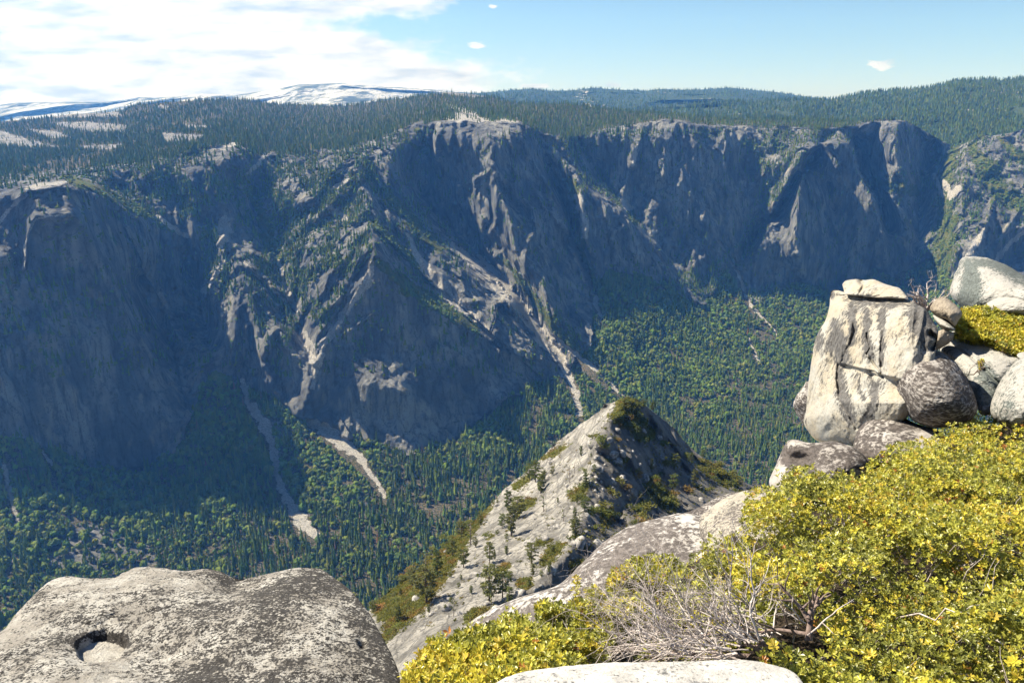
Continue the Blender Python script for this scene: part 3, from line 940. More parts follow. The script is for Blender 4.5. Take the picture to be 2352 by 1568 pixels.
def plant_forest():
    rng = np.random.RandomState(11)
    # --- valley floor, in bands so that the trees stand about 8 m apart
    pxs, pys = [], []
    y = 600.0
    while y < 1640:
        Yc = 950 / float(tan_down(y + 20))
        sx = max(4.5, 9.2 * F / (Yc * 1.1)); sy = max(2.6, 9.2 * F / (Yc * 1.1) * 0.46)
        a, b = jitter_grid(-280, 2560, y, y + 40, sx, sy, rng)
        pxs.append(a); pys.append(b)
        y += 40
    px, py = np.concatenate(pxs), np.concatenate(pys)
    m = terrain_Y(px, py)
    ok = (m['floor'] > 0.5) & (m['tal'] < 0.35)
    for ln in TALUS:
        for dy in (0, 9, 18, 26):
            ok &= seg_dist(px, py - dy, ln) > 0.95
    for pl in BOULDERFIELD:
        ok &= ~in_poly(m['wx'], m['wy'], pl) | (rng.rand(len(px)) < 0.45)
    for pl in CLEARINGS:
        ok &= ~in_poly(m['wx'], m['wy'], pl) | (rng.rand(len(px)) < 0.5)
    gap = fbm(m['p0'] / 60.0, 3, 91)
    ok &= (gap < 0.61) | (rng.rand(len(px)) < 0.35)
    # --- the share of round broadleaved trees is high on the talus, low on the flat floor
    p = P3(px, py, m['Yd'])
    onflat = sstep(-880, -938, p[:, 2])
    bshare = 0.74 * (1 - onflat) + 0.18 * onflat
    bshare = np.where(in_poly(px, py, [(560, 900), (900, 1060), (900, 1150), (760, 1180), (640, 1120)]), .92, bshare)
    bshare = np.where(in_poly(px, py, [(1140, 930), (1320, 860), (1400, 950), (1380, 1000), (1200, 1020)]), .35, bshare)
    bshare = np.where(in_poly(px, py, [(-280, 1000), (560, 1120), (520, 1330), (200, 1500), (-280, 1600)]), .68, bshare)
    bshare = np.clip(bshare + (fbm(m['p0'] / 110.0, 3, 95) - .5) * 1.1, 0.04, 0.96)
    isb = rng.rand(len(px)) < bshare
    px, py, p, isb = px[ok], py[ok], p[ok], isb[ok]
    # --- wall slopes
    a, b = jitter_grid(-280, 2560, 300, 870, 5.6, 4.2, rng)
    mw = terrain_Y(a, b)
    den = np.full(len(a), 0.055)
    for pl, d in TREES:
        den = np.maximum(den, in_poly(mw['wx'], mw['wy'], pl) * d)
    rimy = np.interp(a, [k[0] for k in RIM], [k[1] for k in RIM])
    den = np.maximum(den, np.where(a > 1235, .8, .55) * sstep(46, 4, b - rimy) * ~((a > 985) & (a < 1200)))
    den = np.maximum(den, 0.40 * (mw['grass'] > .4))
    den = den * sstep(0.30, 0.62, fbm(mw['p0'] / 45.0, 3, 93)) * 2.3
    okw = (mw['wall'] > 0.5) & (rng.rand(len(a)) < den) & (mw['scree_sun'] < .4) & (mw['tal'] < .4)
    pw = P3(a, b, mw['Yd'])[okw]
    # --- plateau
    pxs, pys = [], []
    a, b = jitter_grid(-280, 2600, 200, 440, 4.0, 1.7, rng)
    top = interp(a, SKY)
    sel = b > top
    a, b = a[sel], b[sel]
    a = np.concatenate([a, rng.rand(900) * 2700 - 200])
    b = np.concatenate([b, interp(a[len(b):], SKY) + 0.3])
    mp = terrain_Y(a, b)
    dp = np.where(mp['slab'] > .5, 0.10, 0.93)
    dp = dp * np.where((fbm(mp['p0'] / 130.0, 3, 97) > .60) & (a < 520), 0.35, 1)
    okp = (mp['plateau'] > .4) & (rng.rand(len(a)) < dp)
    pp = P3(a, b, mp['Yd'])[okp]

    # --- the nearest trees in view are objects of their own
    vis = ~in_poly(px, py - 6, FRONT) & (px > 0) & (px < 2352)
    dist = np.linalg.norm(p, axis=1)
    h = np.where(isb, 7 + 15 * rng.rand(len(p)) ** 1.5, np.where(rng.rand(len(p)) < .3, .38, 1) * rng.uniform(.5, 1, len(p)) * rng.uniform(28, 50, len(p)))
    h = h * (0.62 + 0.75 * fbm(p / 70.0, 3, 99))
    near_c = np.nonzero(vis & ~isb)[0]
    near_c = near_c[np.argsort(-(h / dist)[near_c])][:300]
    near_b = np.nonzero(vis & isb)[0]
    near_b = near_b[np.argsort(-(h / dist)[near_b])][:300]
    single = np.zeros(len(p), bool)
    single[near_c] = True; single[near_b] = True
    p[:, 2] -= 1.0

    cmes = []
    for s in range(8):
        v, f = conifer_proto(11, 9, 300 + s)
        cmes.append(make_mesh('conifer', v, f, MAT_TREE1))
    bmes = []
    for s in range(6):
        v, f = broadleaf_proto(2, 320 + s, 6)
        bmes.append(make_mesh('broadleaf_tree', v, f, MAT_TREE1))
    for ids, mes, nm, lab, grp, cols in ((near_c, cmes, 'conifer', 'tall narrow dark green conifer standing in the dense forest on the valley floor', 'conifers of the valley floor', CONIFER_COLS),
                                         (near_b, bmes, 'broadleaf_tree', 'round olive green broadleaved tree on the wooded slope under the far cliffs', 'broadleaved trees of the valley', BROAD_COLS)):
        tc = tint(cols, len(ids), rng)
        for q, i in enumerate(ids):
            o = add_obj(nm, mes[q % len(mes)], None, p[i], label=lab, category='tree', group=grp)
            hh = float(h[i])
            r = hh * (0.12 + 0.05 * rng.rand()) if nm == 'conifer' else hh * (0.40 + .12 * rng.rand())
            o.scale = (r, r, hh)
            o.rotation_euler = (0, 0, rng.rand() * 6.28)
            o.color = tuple(tc[q]) + (1,)
    rest = ~single
    rc, rb = rest & ~isb, rest & isb
    creek = 1 + .35 * (seg_dist(px, py, [(6, 1040, 16), (40, 1120, 26), (60, 1210, 30), (30, 1300, 24), (0, 1400, 26)]) < 1)
    cc = tint(CONIFER_COLS, rc.sum(), rng)
    dead = rng.rand(len(cc)) < 0.006
    cc[dead] = (0.22, 0.11, 0.06)
    scatter('forest', CON_MID, p[rc], h[rc], h[rc] * rng.uniform(.12, .175, rc.sum()), cc, MAT_TREE, rng, kind='stuff', label='dense conifer forest covering the valley floor')
    scatter('broadleaf_woods', BRO_MID, p[rb], h[rb], h[rb] * rng.uniform(.36, .52, rb.sum()), tint(BROAD_COLS, rb.sum(), rng, .38) * creek[rb][:, None], MAT_TREE, rng, kind='stuff', label='olive green broadleaved woods on the talus slopes')
    # wall trees: conifers and bushes
    n = len(pw)
    bush = rng.rand(n) < np.where(mw['grass'][okw] > .3, .75, .30)
    hw = np.where(bush, rng.uniform(5, 10, n), rng.uniform(14, 30, n))
    pw[:, 2] -= 1
    scatter('cliff_woods', CON_FAR, pw[~bush], hw[~bush], hw[~bush] * rng.uniform(.13, .2, (~bush).sum()), tint(CONIFER_COLS, (~bush).sum(), rng), MAT_TREE, rng, kind='stuff', label='conifers scattered over the steep rocky slopes')
    scatter('cliff_undergrowth', BRO_MID[:3], pw[bush], hw[bush], hw[bush] * .7, tint(BROAD_COLS, bush.sum(), rng), MAT_TREE, rng, kind='stuff', label='green brush growing on the cliff ledges')
    n = len(pp)
    hp = rng.uniform(11, 27, n)
    pp[:, 2] -= 1
    scatter('plateau_forest', CON_FAR, pp, hp, hp * rng.uniform(.12, .17, n), tint(CONIFER_COLS, n, rng), MAT_TREE, rng, kind='stuff', label='dark conifer forest on the plateau above the cliffs')
    print('TREES', rc.sum(), rb.sum(), len(pw), len(pp))


plant_forest()

# ------------------------------------------------------------------ far ranges
def ridge(name, sky, y_near, y_far, drop_px, bumps, mat, tree_step, tree_h, label, seed, slope=2.2):
    """a hill range: from its skyline (at y_far) down towards the viewer (at y_near, drop_px lower in the picture), and a back slope"""
    rng = np.random.RandomState(seed)
    x0, x1 = sky[0][0], sky[-1][0]
    xs = np.arange(x0, x1, 3.0)
    top = interp(xs, sky)
    ny = 90
    t = np.linspace(0, 1, ny)[:, None]
    py = top[None] + drop_px * t ** 1.1
    px = np.repeat(xs[None], ny, 0)

    def surf(px, t):
        top = interp(px, sky)
        py = top + drop_px * t ** 1.1
        w = 1 / y_far + (1 / y_near - 1 / y_far) * t ** 0.9
        Y = 1 / w
        p = P3(px, py, Y)
        n = fbm(p[:, :2] @ np.array([[1, 0, 0], [0, 1, 0]]) / bumps, 5, seed)
        k = sstep(0, 0.12, t)
        r = 1 - np.abs(2 * vnoise(p[:, :2] @ np.array([[1, 0, 0], [0, .6, 0]]) / (bumps * 1.1), seed + 3) - 1)
        p2 = P3(px, py, Y * (1 + k * (0.10 * (n - .5) - 0.10 * (r - .5))))
        return p2
    V = surf(px.ravel(), np.repeat(t, len(xs), 1).ravel())
    back = []
    for k in range(5, 0, -1):
        s = V[:len(xs)].copy()
        s[:, :2] *= 1 + 0.06 * k
        s[:, 2] -= 0.012 * y_far * k
        back.append(s)
    V = np.concatenate(back + [V])
    add_obj(name, make_mesh(name, V, grid_faces(ny + 5, len(xs)), mat, True), kind='structure')
    if tree_step:
        n = int((x1 - x0) * drop_px / (tree_step * tree_step * .42))
        a = rng.uniform(x0, x1, n); tt = rng.rand(n) ** 1.0 * 0.98
        tt[: int((x1 - x0) / tree_step * 1.6)] = 0.004
        p = surf(a, tt)
        keep = fbm(p[:, :2] @ np.array([[1, 0, 0], [0, 1, 0]]) / (bumps * .45), 4, seed + 9) < 0.68
        p = p[keep]
        h = rng.uniform(.65, 1.2, len(p)) * tree_h
        p[:, 2] -= .05 * tree_h
        scatter(name + '_forest', CON_TINY, p, h, h * .2, tint(CONIFER_COLS, len(p), rng), MAT_TREE, rng, kind='stuff', label=label)


def mat_hill(name, pale, lo, hi, ground):
    m = M(name, 0.95, 0.1)
    n = m.noise(0.0022, 6, 0.62, (1, .22, 1.6))
    f = m.noise(0.012, 6, 0.75, (1, .3, 1.4))
    b = m.math('ADD', n, m.math('MULTIPLY', m.math('SUBTRACT', f, 0.5), 0.55))
    dark = m.mix(m.ramp(f, 0.4, 0.6), ground, tuple(c * 1.5 for c in ground))
    m.color(m.mix(m.ramp(b, lo, hi), dark, pale))
    m.bump(m.noise(0.01, 8, 0.7), 0.8, 60)
    return m.mat


SNOW_SKY = [(-300, 252), (-80, 246), (0, 241), (44, 235), (134, 234), (235, 235), (285, 230), (322, 223), (352, 225), (419, 221), (463, 216), (536, 218), (570, 215), (637, 204.5), (687, 194.5), (738, 193), (789, 191), (813, 194.5), (880, 198.5), (947, 203), (1014, 207), (1100, 216), (1200, 232)]
RANGE_SKY = [(960, 222), (1080, 216), (1135, 211), (1182, 207), (1215, 204.5), (1266, 209), (1316, 208), (1360, 202), (1416, 206), (1484, 209), (1517, 205), (1568, 207), (1614, 206), (1677, 202), (1724, 207), (1785, 212), (1832, 220), (1899, 227), (2000, 240)]
HILL_SKY = [(1380, 262), (1500, 247), (1600, 238), (1700, 233), (1790, 230), (1860, 230), (1915, 229), (1959, 219), (1993, 213), (2066, 207), (2133, 202), (2194, 187), (2234, 184), (2268, 182), (2301, 186), (2352, 179), (2480, 165), (2660, 160)]
ridge('snow_mountain', SNOW_SKY, 7800, 11000, 62, 900, mat_hill('snowy_hill', (0.45, 0.45, 0.45), 0.42, 0.58, (0.05, 0.065, 0.06)), 0, 0, '', 5)
ridge('hills', RANGE_SKY, 5900, 9000, 62, 700, mat_hill('rocky_hill', (0.42, 0.38, 0.33), 0.60, 0.68, (0.030, 0.045, 0.022)), 5.0, 26, 'distant conifer forest on the far rounded range', 6)
ridge('forested_hill', HILL_SKY, 4000, 5600, 150, 600, mat_hill('wooded_hill', (0.34, 0.30, 0.25), 0.64, 0.70, (0.035, 0.05, 0.022)), 4.6, 27, 'conifer forest covering the long hill on the far right', 8)

# ------------------------------------------------------------------ the granite spur below the viewpoint
def Csp(x, y):
    """from the enlarged view of the spur to picture coordinates"""
    return 852 + 0.3815 * x, 888.3 + 0.3815 * y


SPUR_LINES = [
    # crest
    [(1440, 913, 428), (1425, 935, 418), (1400, 965, 405), (1372, 1010, 385), (1368, 1060, 362), (1352, 1120, 337), (1343, 1160, 322), (1334, 1200, 302), (1318, 1245, 284), (1280, 1290, 266), (1228, 1345, 246), (1150, 1405, 226), (1050, 1475, 206), (950, 1565, 186), (860, 1680, 166)],
    # left edge
    [(1440, 913, 428), (1390, 935, 445), (1300, 1000, 462), (1232, 1060, 455), (1160, 1120, 435), (1100, 1188, 408), (1032, 1243, 375), (950, 1318, 338), (862, 1388, 306), (760, 1460, 282), (640, 1560, 258), (560, 1680, 240)],
    # right edge
    [(1440, 913, 428), (1480, 928, 440), (1520, 957, 456), (1572, 1012, 470), (1625, 1055, 472), (1700, 1102, 470), (1770, 1130, 465), (1900, 1200, 450), (2100, 1350, 410)],
    [(1500, 1090, 402), (1560, 1150, 385), (1600, 1230, 355), (1700, 1400, 315)],
    [(1420, 1180, 339), (1470, 1250, 305), (1520, 1400, 262)],
    # slab steps on the lit side
    [(1240, 1130, 392), (1150, 1210, 350), (1060, 1300, 302), (980, 1400, 255), (900, 1500, 222)],
]
SPUR_TOP = [(540, 1700), (560, 1680), (640, 1560), (760, 1460), (862, 1388), (900, 1355), (950, 1318), (1032, 1243), (1060, 1218), (1100, 1188), (1130, 1150), (1160, 1120), (1200, 1088), (1232, 1060), (1300, 1000), (1350, 963), (1378, 945), (1388, 926), (1405, 928), (1422, 917), (1440, 911), (1455, 914), (1480, 928), (1520, 957), (1548, 985), (1572, 1012), (1625, 1055), (1665, 1080), (1700, 1102), (1770, 1130), (1900, 1200), (2100, 1350), (2200, 1450)]
spur_depth = solve_depth(SPUR_LINES, 520, 2220, 880, 1760, 4)


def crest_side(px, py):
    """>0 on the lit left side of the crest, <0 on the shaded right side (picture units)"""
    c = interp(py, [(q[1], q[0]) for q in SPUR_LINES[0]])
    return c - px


def spur_Y(px, py):
    Y = spur_depth(px, py)
    p0 = P3(px, py, Y)
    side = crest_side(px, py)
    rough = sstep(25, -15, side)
    q = p0.copy()
    q[:, 0] += 14 * (fbm(p0 / 40, 2, 55) - .5); q[:, 1] += 14 * (fbm(p0 / 40, 2, 56) - .5)
    # sheets of granite: steps running down the slope
    u = (q[:, 2] * .8 + q[:, 0] * .25 + q[:, 1] * .12) / 9.0
    saw = (u - np.floor(u))
    step = sstep(0.0, 0.14, saw) * (1 - saw)
    rid = lambda s, sd: 1 - np.abs(2 * vnoise(q / s, sd, False) - 1)
    q3 = q * np.array([1, 1, .5])
    d = (vnoise(p0 / 55, 58) - .5) * 9 + step * 3.2 * (1 - rough) + (vnoise(q * np.array([1, .4, 1]) / 7, 68, False) - .5) * 2.6 + (vnoise(q3 / 13, 59, False) - .5) * (5.0 + 13 * rough) + (vnoise(q3 / 5, 60, False) - .5) * (2.4 + 6.5 * rough) + (vnoise(q / 2, 61, False) - .5) * (.6 + 2.2 * rough)
    # broken blocks along the crest
    d += (vnoise(q3 / 9, 69, False) - .4) * 7 * np.exp(-(side / 22) ** 2)
    d += (1 - np.abs(2 * vnoise(q3 / 30, 64, False) - 1)) * 13 * rough
    # a block of rock sticking out at the top of the crest
    d += 9 * np.exp(-(((px - 1385) / 26) ** 2 + ((py - 1012) / 17) ** 2))
    edge = np.minimum(np.abs(py - interp(px, SPUR_TOP)) / 14.0, 1)
    return Y - d * (0.35 + 0.65 * edge), p0, side, rough


def build_spur():
    xs = np.arange(545, 2195, 2.2)
    top = interp(xs, SPUR_TOP)
    top = top + 5.0 * (vnoise(np.stack([xs / 9, 0 * xs, 0 * xs], 1), 65, False) - .5) + 6 * (vnoise(np.stack([xs / 30, 0 * xs, 0 * xs], 1), 66, False) - .5)
    ny = 330
    t = np.linspace(0, 1, ny)[:, None]
    py = top[None] + (1750 - top)[None] * t
    px = np.repeat(xs[None], ny, 0)
    Y, p0, side, rough = spur_Y(px.ravel(), py.ravel())
    V = P3(px.ravel(), py.ravel(), Y)
    nx = len(xs)
    skirt = []
    for k in (5, 4, 3, 2, 1):
        s = V[:nx].copy()
        s[:, 2] -= (8, 40, 140, 380, 900)[k - 1] * 1.0
        s[:, 1] += (6, 16, 40, 90, 200)[k - 1]
        s[:, 2] = np.maximum(s[:, 2], -1000)
        skirt.append(s)
    V = np.concatenate(skirt + [V])
    pad = lambda a: np.concatenate([np.tile(a[:nx], 5), a])
    wx = px.ravel() + 26 * (fbm(p0 / 12, 4, 71) - .5); wy = py.ravel() + 26 * (fbm(p0 / 12, 4, 72) - .5)
    brush = np.zeros(len(wx))
    for pl in SPUR_BRUSH:
        brush = np.maximum(brush, in_poly(wx, wy, pl) * 1.0)
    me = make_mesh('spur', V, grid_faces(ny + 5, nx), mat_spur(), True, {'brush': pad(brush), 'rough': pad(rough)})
    add_obj('granite_spur', me, kind='structure')


SPUR_BRUSH = [
    [Csp(*q) for q in pl] for pl in [
        [(0, 1330), (120, 1210), (260, 1060), (380, 960), (480, 870), (600, 800), (720, 700), (760, 650), (700, 760), (640, 850), (560, 960), (500, 1080), (430, 1180), (350, 1290), (250, 1400), (140, 1480), (60, 1560), (100, 1440)],
        [(850, 600), (960, 530), (960, 570), (880, 620)], [(1010, 430), (1100, 370), (1200, 330), (1120, 400), (1040, 440)],
        [(560, 1400), (640, 1340), (720, 1330), (650, 1390), (570, 1430)], [(880, 1170), (960, 1150), (980, 1190), (900, 1230)],
        [(1040, 1010), (1120, 950), (1170, 930), (1130, 1000), (1070, 1060), (1020, 1090)], [(990, 940), (1060, 915), (1100, 930), (1030, 960)],
        [(880, 700), (970, 660), (1000, 680), (900, 760), (860, 810)], [(680, 910), (740, 870), (740, 890), (700, 920)],
        [(740, 1110), (830, 1060), (840, 1080), (760, 1130)], [(1180, 640), (1280, 580), (1300, 640), (1220, 690)],
        [(1480, 60), (1560, 60), (1640, 200), (1720, 260), (1700, 330), (1620, 330), (1560, 250), (1450, 220), (1480, 130)],
        [(1640, 560), (1700, 540), (1760, 600), (1840, 700), (1820, 760), (1740, 720), (1680, 640)], [(1950, 460), (2060, 430), (2160, 500), (2240, 590), (2140, 600), (2060, 560)],
        [(1380, 760), (1450, 730), (1470, 800), (1400, 860)], [(1590, 700), (1680, 700), (1680, 760), (1610, 740)], [(1200, 1050), (1280, 1040), (1260, 1100), (1190, 1120)],
    ]]


def mat_spur():
    m = M('spur_granite', 0.9, 0.15)
    n1 = m.noise(0.08, 6, 0.6)
    n2 = m.noise(0.5, 6, 0.7, (1, 1, .5))
    n3 = m.noise(1.6, 5, 0.7)
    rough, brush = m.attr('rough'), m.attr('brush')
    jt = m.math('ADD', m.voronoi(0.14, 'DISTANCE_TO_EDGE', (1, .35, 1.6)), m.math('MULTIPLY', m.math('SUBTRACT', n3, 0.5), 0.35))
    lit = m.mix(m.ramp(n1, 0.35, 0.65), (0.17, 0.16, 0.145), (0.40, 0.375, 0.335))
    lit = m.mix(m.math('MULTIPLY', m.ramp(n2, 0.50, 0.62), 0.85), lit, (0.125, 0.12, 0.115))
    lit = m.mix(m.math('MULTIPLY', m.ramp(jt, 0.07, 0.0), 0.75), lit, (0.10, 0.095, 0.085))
    flank = m.mix(m.ramp(n1, 0.35, 0.65), (0.10, 0.095, 0.09), (0.22, 0.205, 0.185))  # darker granite tone for the rough side right of the crest
    flank = m.mix(m.math('MULTIPLY', m.ramp(n3, 0.5, 0.62), 0.8), flank, (0.075, 0.07, 0.065))
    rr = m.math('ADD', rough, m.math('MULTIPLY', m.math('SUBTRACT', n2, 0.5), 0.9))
    col = m.mix(m.ramp(rr, 0.35, 0.7), lit, flank)
    g = m.mix(m.ramp(n2, 0.4, 0.6), (0.075, 0.09, 0.022), (0.14, 0.12, 0.032))
    bb = m.math('ADD', brush, m.math('MULTIPLY', m.math('SUBTRACT', n3, 0.5), 1.2))
    col = m.mix(m.ramp(bb, 0.35, 0.6), col, g)
    m.color(col)
    m.bump(m.noise(0.7, 8, 0.72, (1, 1, .6)), 1.0, 2.2)
    return m.mat


build_spur()


# ---- pines, brush and boulders on the spur
def leaf_clump(center, rad, n, rng, size):
    """n small leaf sprays scattered in an ellipsoid"""
    c = rng.normal(size=(n, 3))
    c /= np.linalg.norm(c, axis=1)[:, None]
    c = c * (rng.rand(n, 1) ** .45) * rad + center
    a = rng.normal(size=(n, 3)); a /= np.linalg.norm(a, axis=1)[:, None]
    b = np.cross(a, rng.normal(size=(n, 3))); b /= np.linalg.norm(b, axis=1)[:, None]
    s = size * rng.uniform(.6, 1.3, (n, 1))
    return np.stack([c - a * s * .6, c + b * s * .55, c + a * s * .6, c - b * s * .55], 1).reshape(-1, 3)


def pine_meshes(seed, shape):
    """returns (trunk V, F), crown V (quads) for a unit-high pine; shape: 0 full, 1 slim, 2 sparse snag-like"""
    rng = np.random.RandomState(seed)
    T, TF = [], []

    def tube(pts, rads, k=5):
        n0 = sum(len(x) for x in T)
        pts = np.array(pts)
        for i, (p, r) in enumerate(zip(pts, rads)):
            d = pts[min(i + 1, len(pts) - 1)] - pts[max(i - 1, 0)]
            d /= np.linalg.norm(d) + 1e-9
            a = np.cross(d, (0.3, 1, 0.1)); a /= np.linalg.norm(a)
            b = np.cross(d, a)
            an = np.arange(k) * 2 * math.pi / k
            T.append(p + r * (np.cos(an)[:, None] * a + np.sin(an)[:, None] * b))
        f = grid_faces(len(pts), k, True) + n0
        TF.append(f)
    lean = rng.normal(size=2) * .03
    tube([(0, 0, -.05), (lean[0] * .3, lean[1] * .3, .3), (lean[0] * .7, lean[1] * .7, .65), (lean[0], lean[1], .98)], [.026, .020, .012, .003])
    crown = []
    nb = {0: 34, 1: 30, 2: 14}[shape]
    wmax = {0: .26, 1: .15, 2: .20}[shape]
    z0 = {0: .22, 1: .14, 2: .30}[shape]
    for i in range(nb):
        t = (i + rng.rand()) / nb
        z = z0 + (1 - z0) * t
        an = i * 2.4 + rng.rand()
        L = wmax * (0.25 + 0.9 * math.sin(math.pi * min(1, (1 - t) * .75 + .12))) * rng.uniform(.55, 1.1)
        tip = np.array([lean[0] * z + math.cos(an) * L, lean[1] * z + math.sin(an) * L, z + L * rng.uniform(-.25, .25)])
        st = np.array([lean[0] * z, lean[1] * z, z - .02])
        tube([st, (st + tip) / 2 + (0, 0, -.01), tip], [.007, .005, .002], 3)
        if shape == 2 and rng.rand() < .35:
            continue
        for q in (0.62, 1.0):
            crown.append(leaf_clump(st + (tip - st) * q, np.array([.055, .055, .03]) * (1.15 if shape != 2 else .8), 30 if shape != 2 else 14, rng, .033))
    crown.append(leaf_clump(np.array([lean[0], lean[1], .97]), np.array([.03, .03, .05]), 14, rng, .022))
    cv = np.concatenate(crown)
    return (np.concatenate(T), np.concatenate(TF)), (cv, np.arange(len(cv)).reshape(-1, 4))


def mat_plain(name, c, c2=None, scale=8.0, rough=.9):
    m = M(name, rough, 0.15)
    n = m.noise(scale, 5, .65)
    m.color(m.mix(m.ramp(n, .35, .65), c, c2 or tuple(x * .6 for x in c)))
    m.bump(n, .5, .3 / scale)
    return m.mat


MAT_BARK = mat_plain('pine_bark', (0.15, 0.10, 0.07), (0.07, 0.05, 0.04), 10)
MAT_GREYWOOD = mat_plain('grey_dead_wood', (0.30, 0.26, 0.235), (0.16, 0.13, 0.12), 10)

# (x, y of the foot in the enlarged view, height in its pixels, shape, label)
PINES = [
    (845, 897, 200, 1, 'tall two-topped pine on the bare white slab halfway up the spur'),
    (880, 790, 150, 0, 'bushy pine right behind the tall pine halfway up the spur'),
    (825, 740, 130, 1, 'slim pine on the far left lip of the spur above the bare slab'),
    (790, 850, 95, 0, 'short round pine at the left foot of the tall slab pine'),
    (712, 1300, 245, 0, 'largest sunlit pine low on the spur with a broad crown and bare trunk'),
    (792, 1268, 165, 0, 'dark bushy pine just right of the largest sunlit pine'),
    (835, 1318, 130, 1, 'slim pine right of the dark bushy pine low on the spur'),
    (335, 1300, 250, 0, 'large dark pine in the brush at the lower left edge of the spur'),
    (400, 1150, 190, 1, 'tall slim pine behind the large dark pine at the lower left edge'),
    (330, 1120, 150, 2, 'thin half bare pine sticking up from the lower left edge'),
    (250, 1200, 120, 0, 'pine on the lower left edge left of the tall slim pine'),
    (557, 1087, 130, 0, 'round pine standing on the light slab above the brown brush'),
    (490, 1020, 120, 0, 'dark pine among brush on the left edge of the spur'),
    (465, 1010, 90, 1, 'small slim pine left of the dark pine among the brush'),
    (600, 952, 170, 2, 'grey half dead pine on the left edge with bare upper branches'),
    (545, 905, 110, 0, 'bushy pine on the left edge beyond the grey half dead pine'),
    (630, 965, 70, 0, 'low pine at the right foot of the grey half dead pine'),
    (660, 830, 75, 0, 'low bushy pine on the left edge in mid spur'),
    (498, 1382, 120, 2, 'sparse pale pine alone on the lowest white slab'),
    (165, 1425, 125, 1, 'pine in the brush near the bottom left corner of the spur'),
    (12, 1352, 75, 0, 'small pine at the lowest left end of the spur beside the boulder'),
    (715, 1060, 140, 0, 'full dark pine in the middle of the white slabs'),
    (745, 1040, 60, 1, 'tiny slim pine touching the full dark pine in mid slab'),
    (968, 1065, 140, 0, 'pine on the ledge below the dark boulders in mid spur'),
    (975, 1140, 85, 1, 'small slim pine just below the ledge pine'),
    (1075, 1125, 85, 1, 'small cone shaped pine near the speckled slab'),
    (1160, 808, 100, 2, 'sparse pale pine on the crest side of the white slabs'),
    (1228, 905, 135, 0, 'spreading pine at the foot of the dark crest rocks'),
    (1256, 862, 115, 2, 'thin pine beside the spreading pine under the crest'),
    (1040, 752, 140, 2, 'slender see-through pine alone high on the white slab'),
    (1022, 640, 130, 1, 'narrow dark pine on the upper left part of the slab'),
    (955, 560, 105, 0, 'rounded pine on the upper left edge of the spur'),
    (990, 572, 130, 0, 'pair topped full pine on the upper left edge of the spur'),
    (1035, 590, 90, 1, 'slim pine right of the rounded pines on the upper left edge'),
    (1090, 535, 65, 0, 'small bushy pine above the upper slab'),
    (1198, 578, 115, 3, 'bare grey dead snag on the upper slab'),
    (1226, 520, 80, 3, 'thin dead snag near the crest on the upper slab'),
    (1265, 418, 70, 1, 'small pine on the crest below the dark crest block'),
    (1130, 418, 55, 3, 'short dark stump on the upper left rim of the spur'),
    (1240, 705, 60, 1, 'small dark pine against the crest rocks'),
    (1290, 600, 90, 1, 'slim pine on the crest line at mid height'),
    (1285, 745, 85, 0, 'bushy pine on the dark side of the crest at mid height'),
    (1345, 520, 60, 0, 'bushy pine just beyond the crest on the shaded face'),
    (1690, 505, 80, 1, 'slim pine in the middle of the shaded face'),
    (1825, 500, 105, 0, 'tall full pine high on the shaded face'),
    (1925, 475, 85, 0, 'full pine near the right edge of the shaded face'),
    (1815, 625, 110, 0, 'dark pine low in the shaded gully'),
    (1945, 605, 115, 1, 'tall slim pine low on the shaded face'),
    (1775, 470, 55, 1, 'small pine left of the tall full pine on the shaded face'),
    (1995, 430, 55, 0, 'small pine on the right skyline of the spur'),
    (1640, 130, 60, 0, 'pine on the right shoulder just below the summit'),
    (1695, 150, 70, 0, 'wide pine on the right shoulder of the summit'),
    (1525, 105, 45, 0, 'small bushy pine on the summit'),
    (1600, 300, 70, 0, 'bushy pine on the shaded face below the summit'),
    (1500, 200, 60, 0, 'bushy pine beside the crest under the summit'),
]


def spur_point(cx, cy):
    px, py = Csp(cx, cy)
    py = max(py, float(interp(px, SPUR_TOP)) + 1)
    Y, _, _, _ = spur_Y(np.array([px]), np.array([py]))
    return P3(px, py, Y[0]), px, py


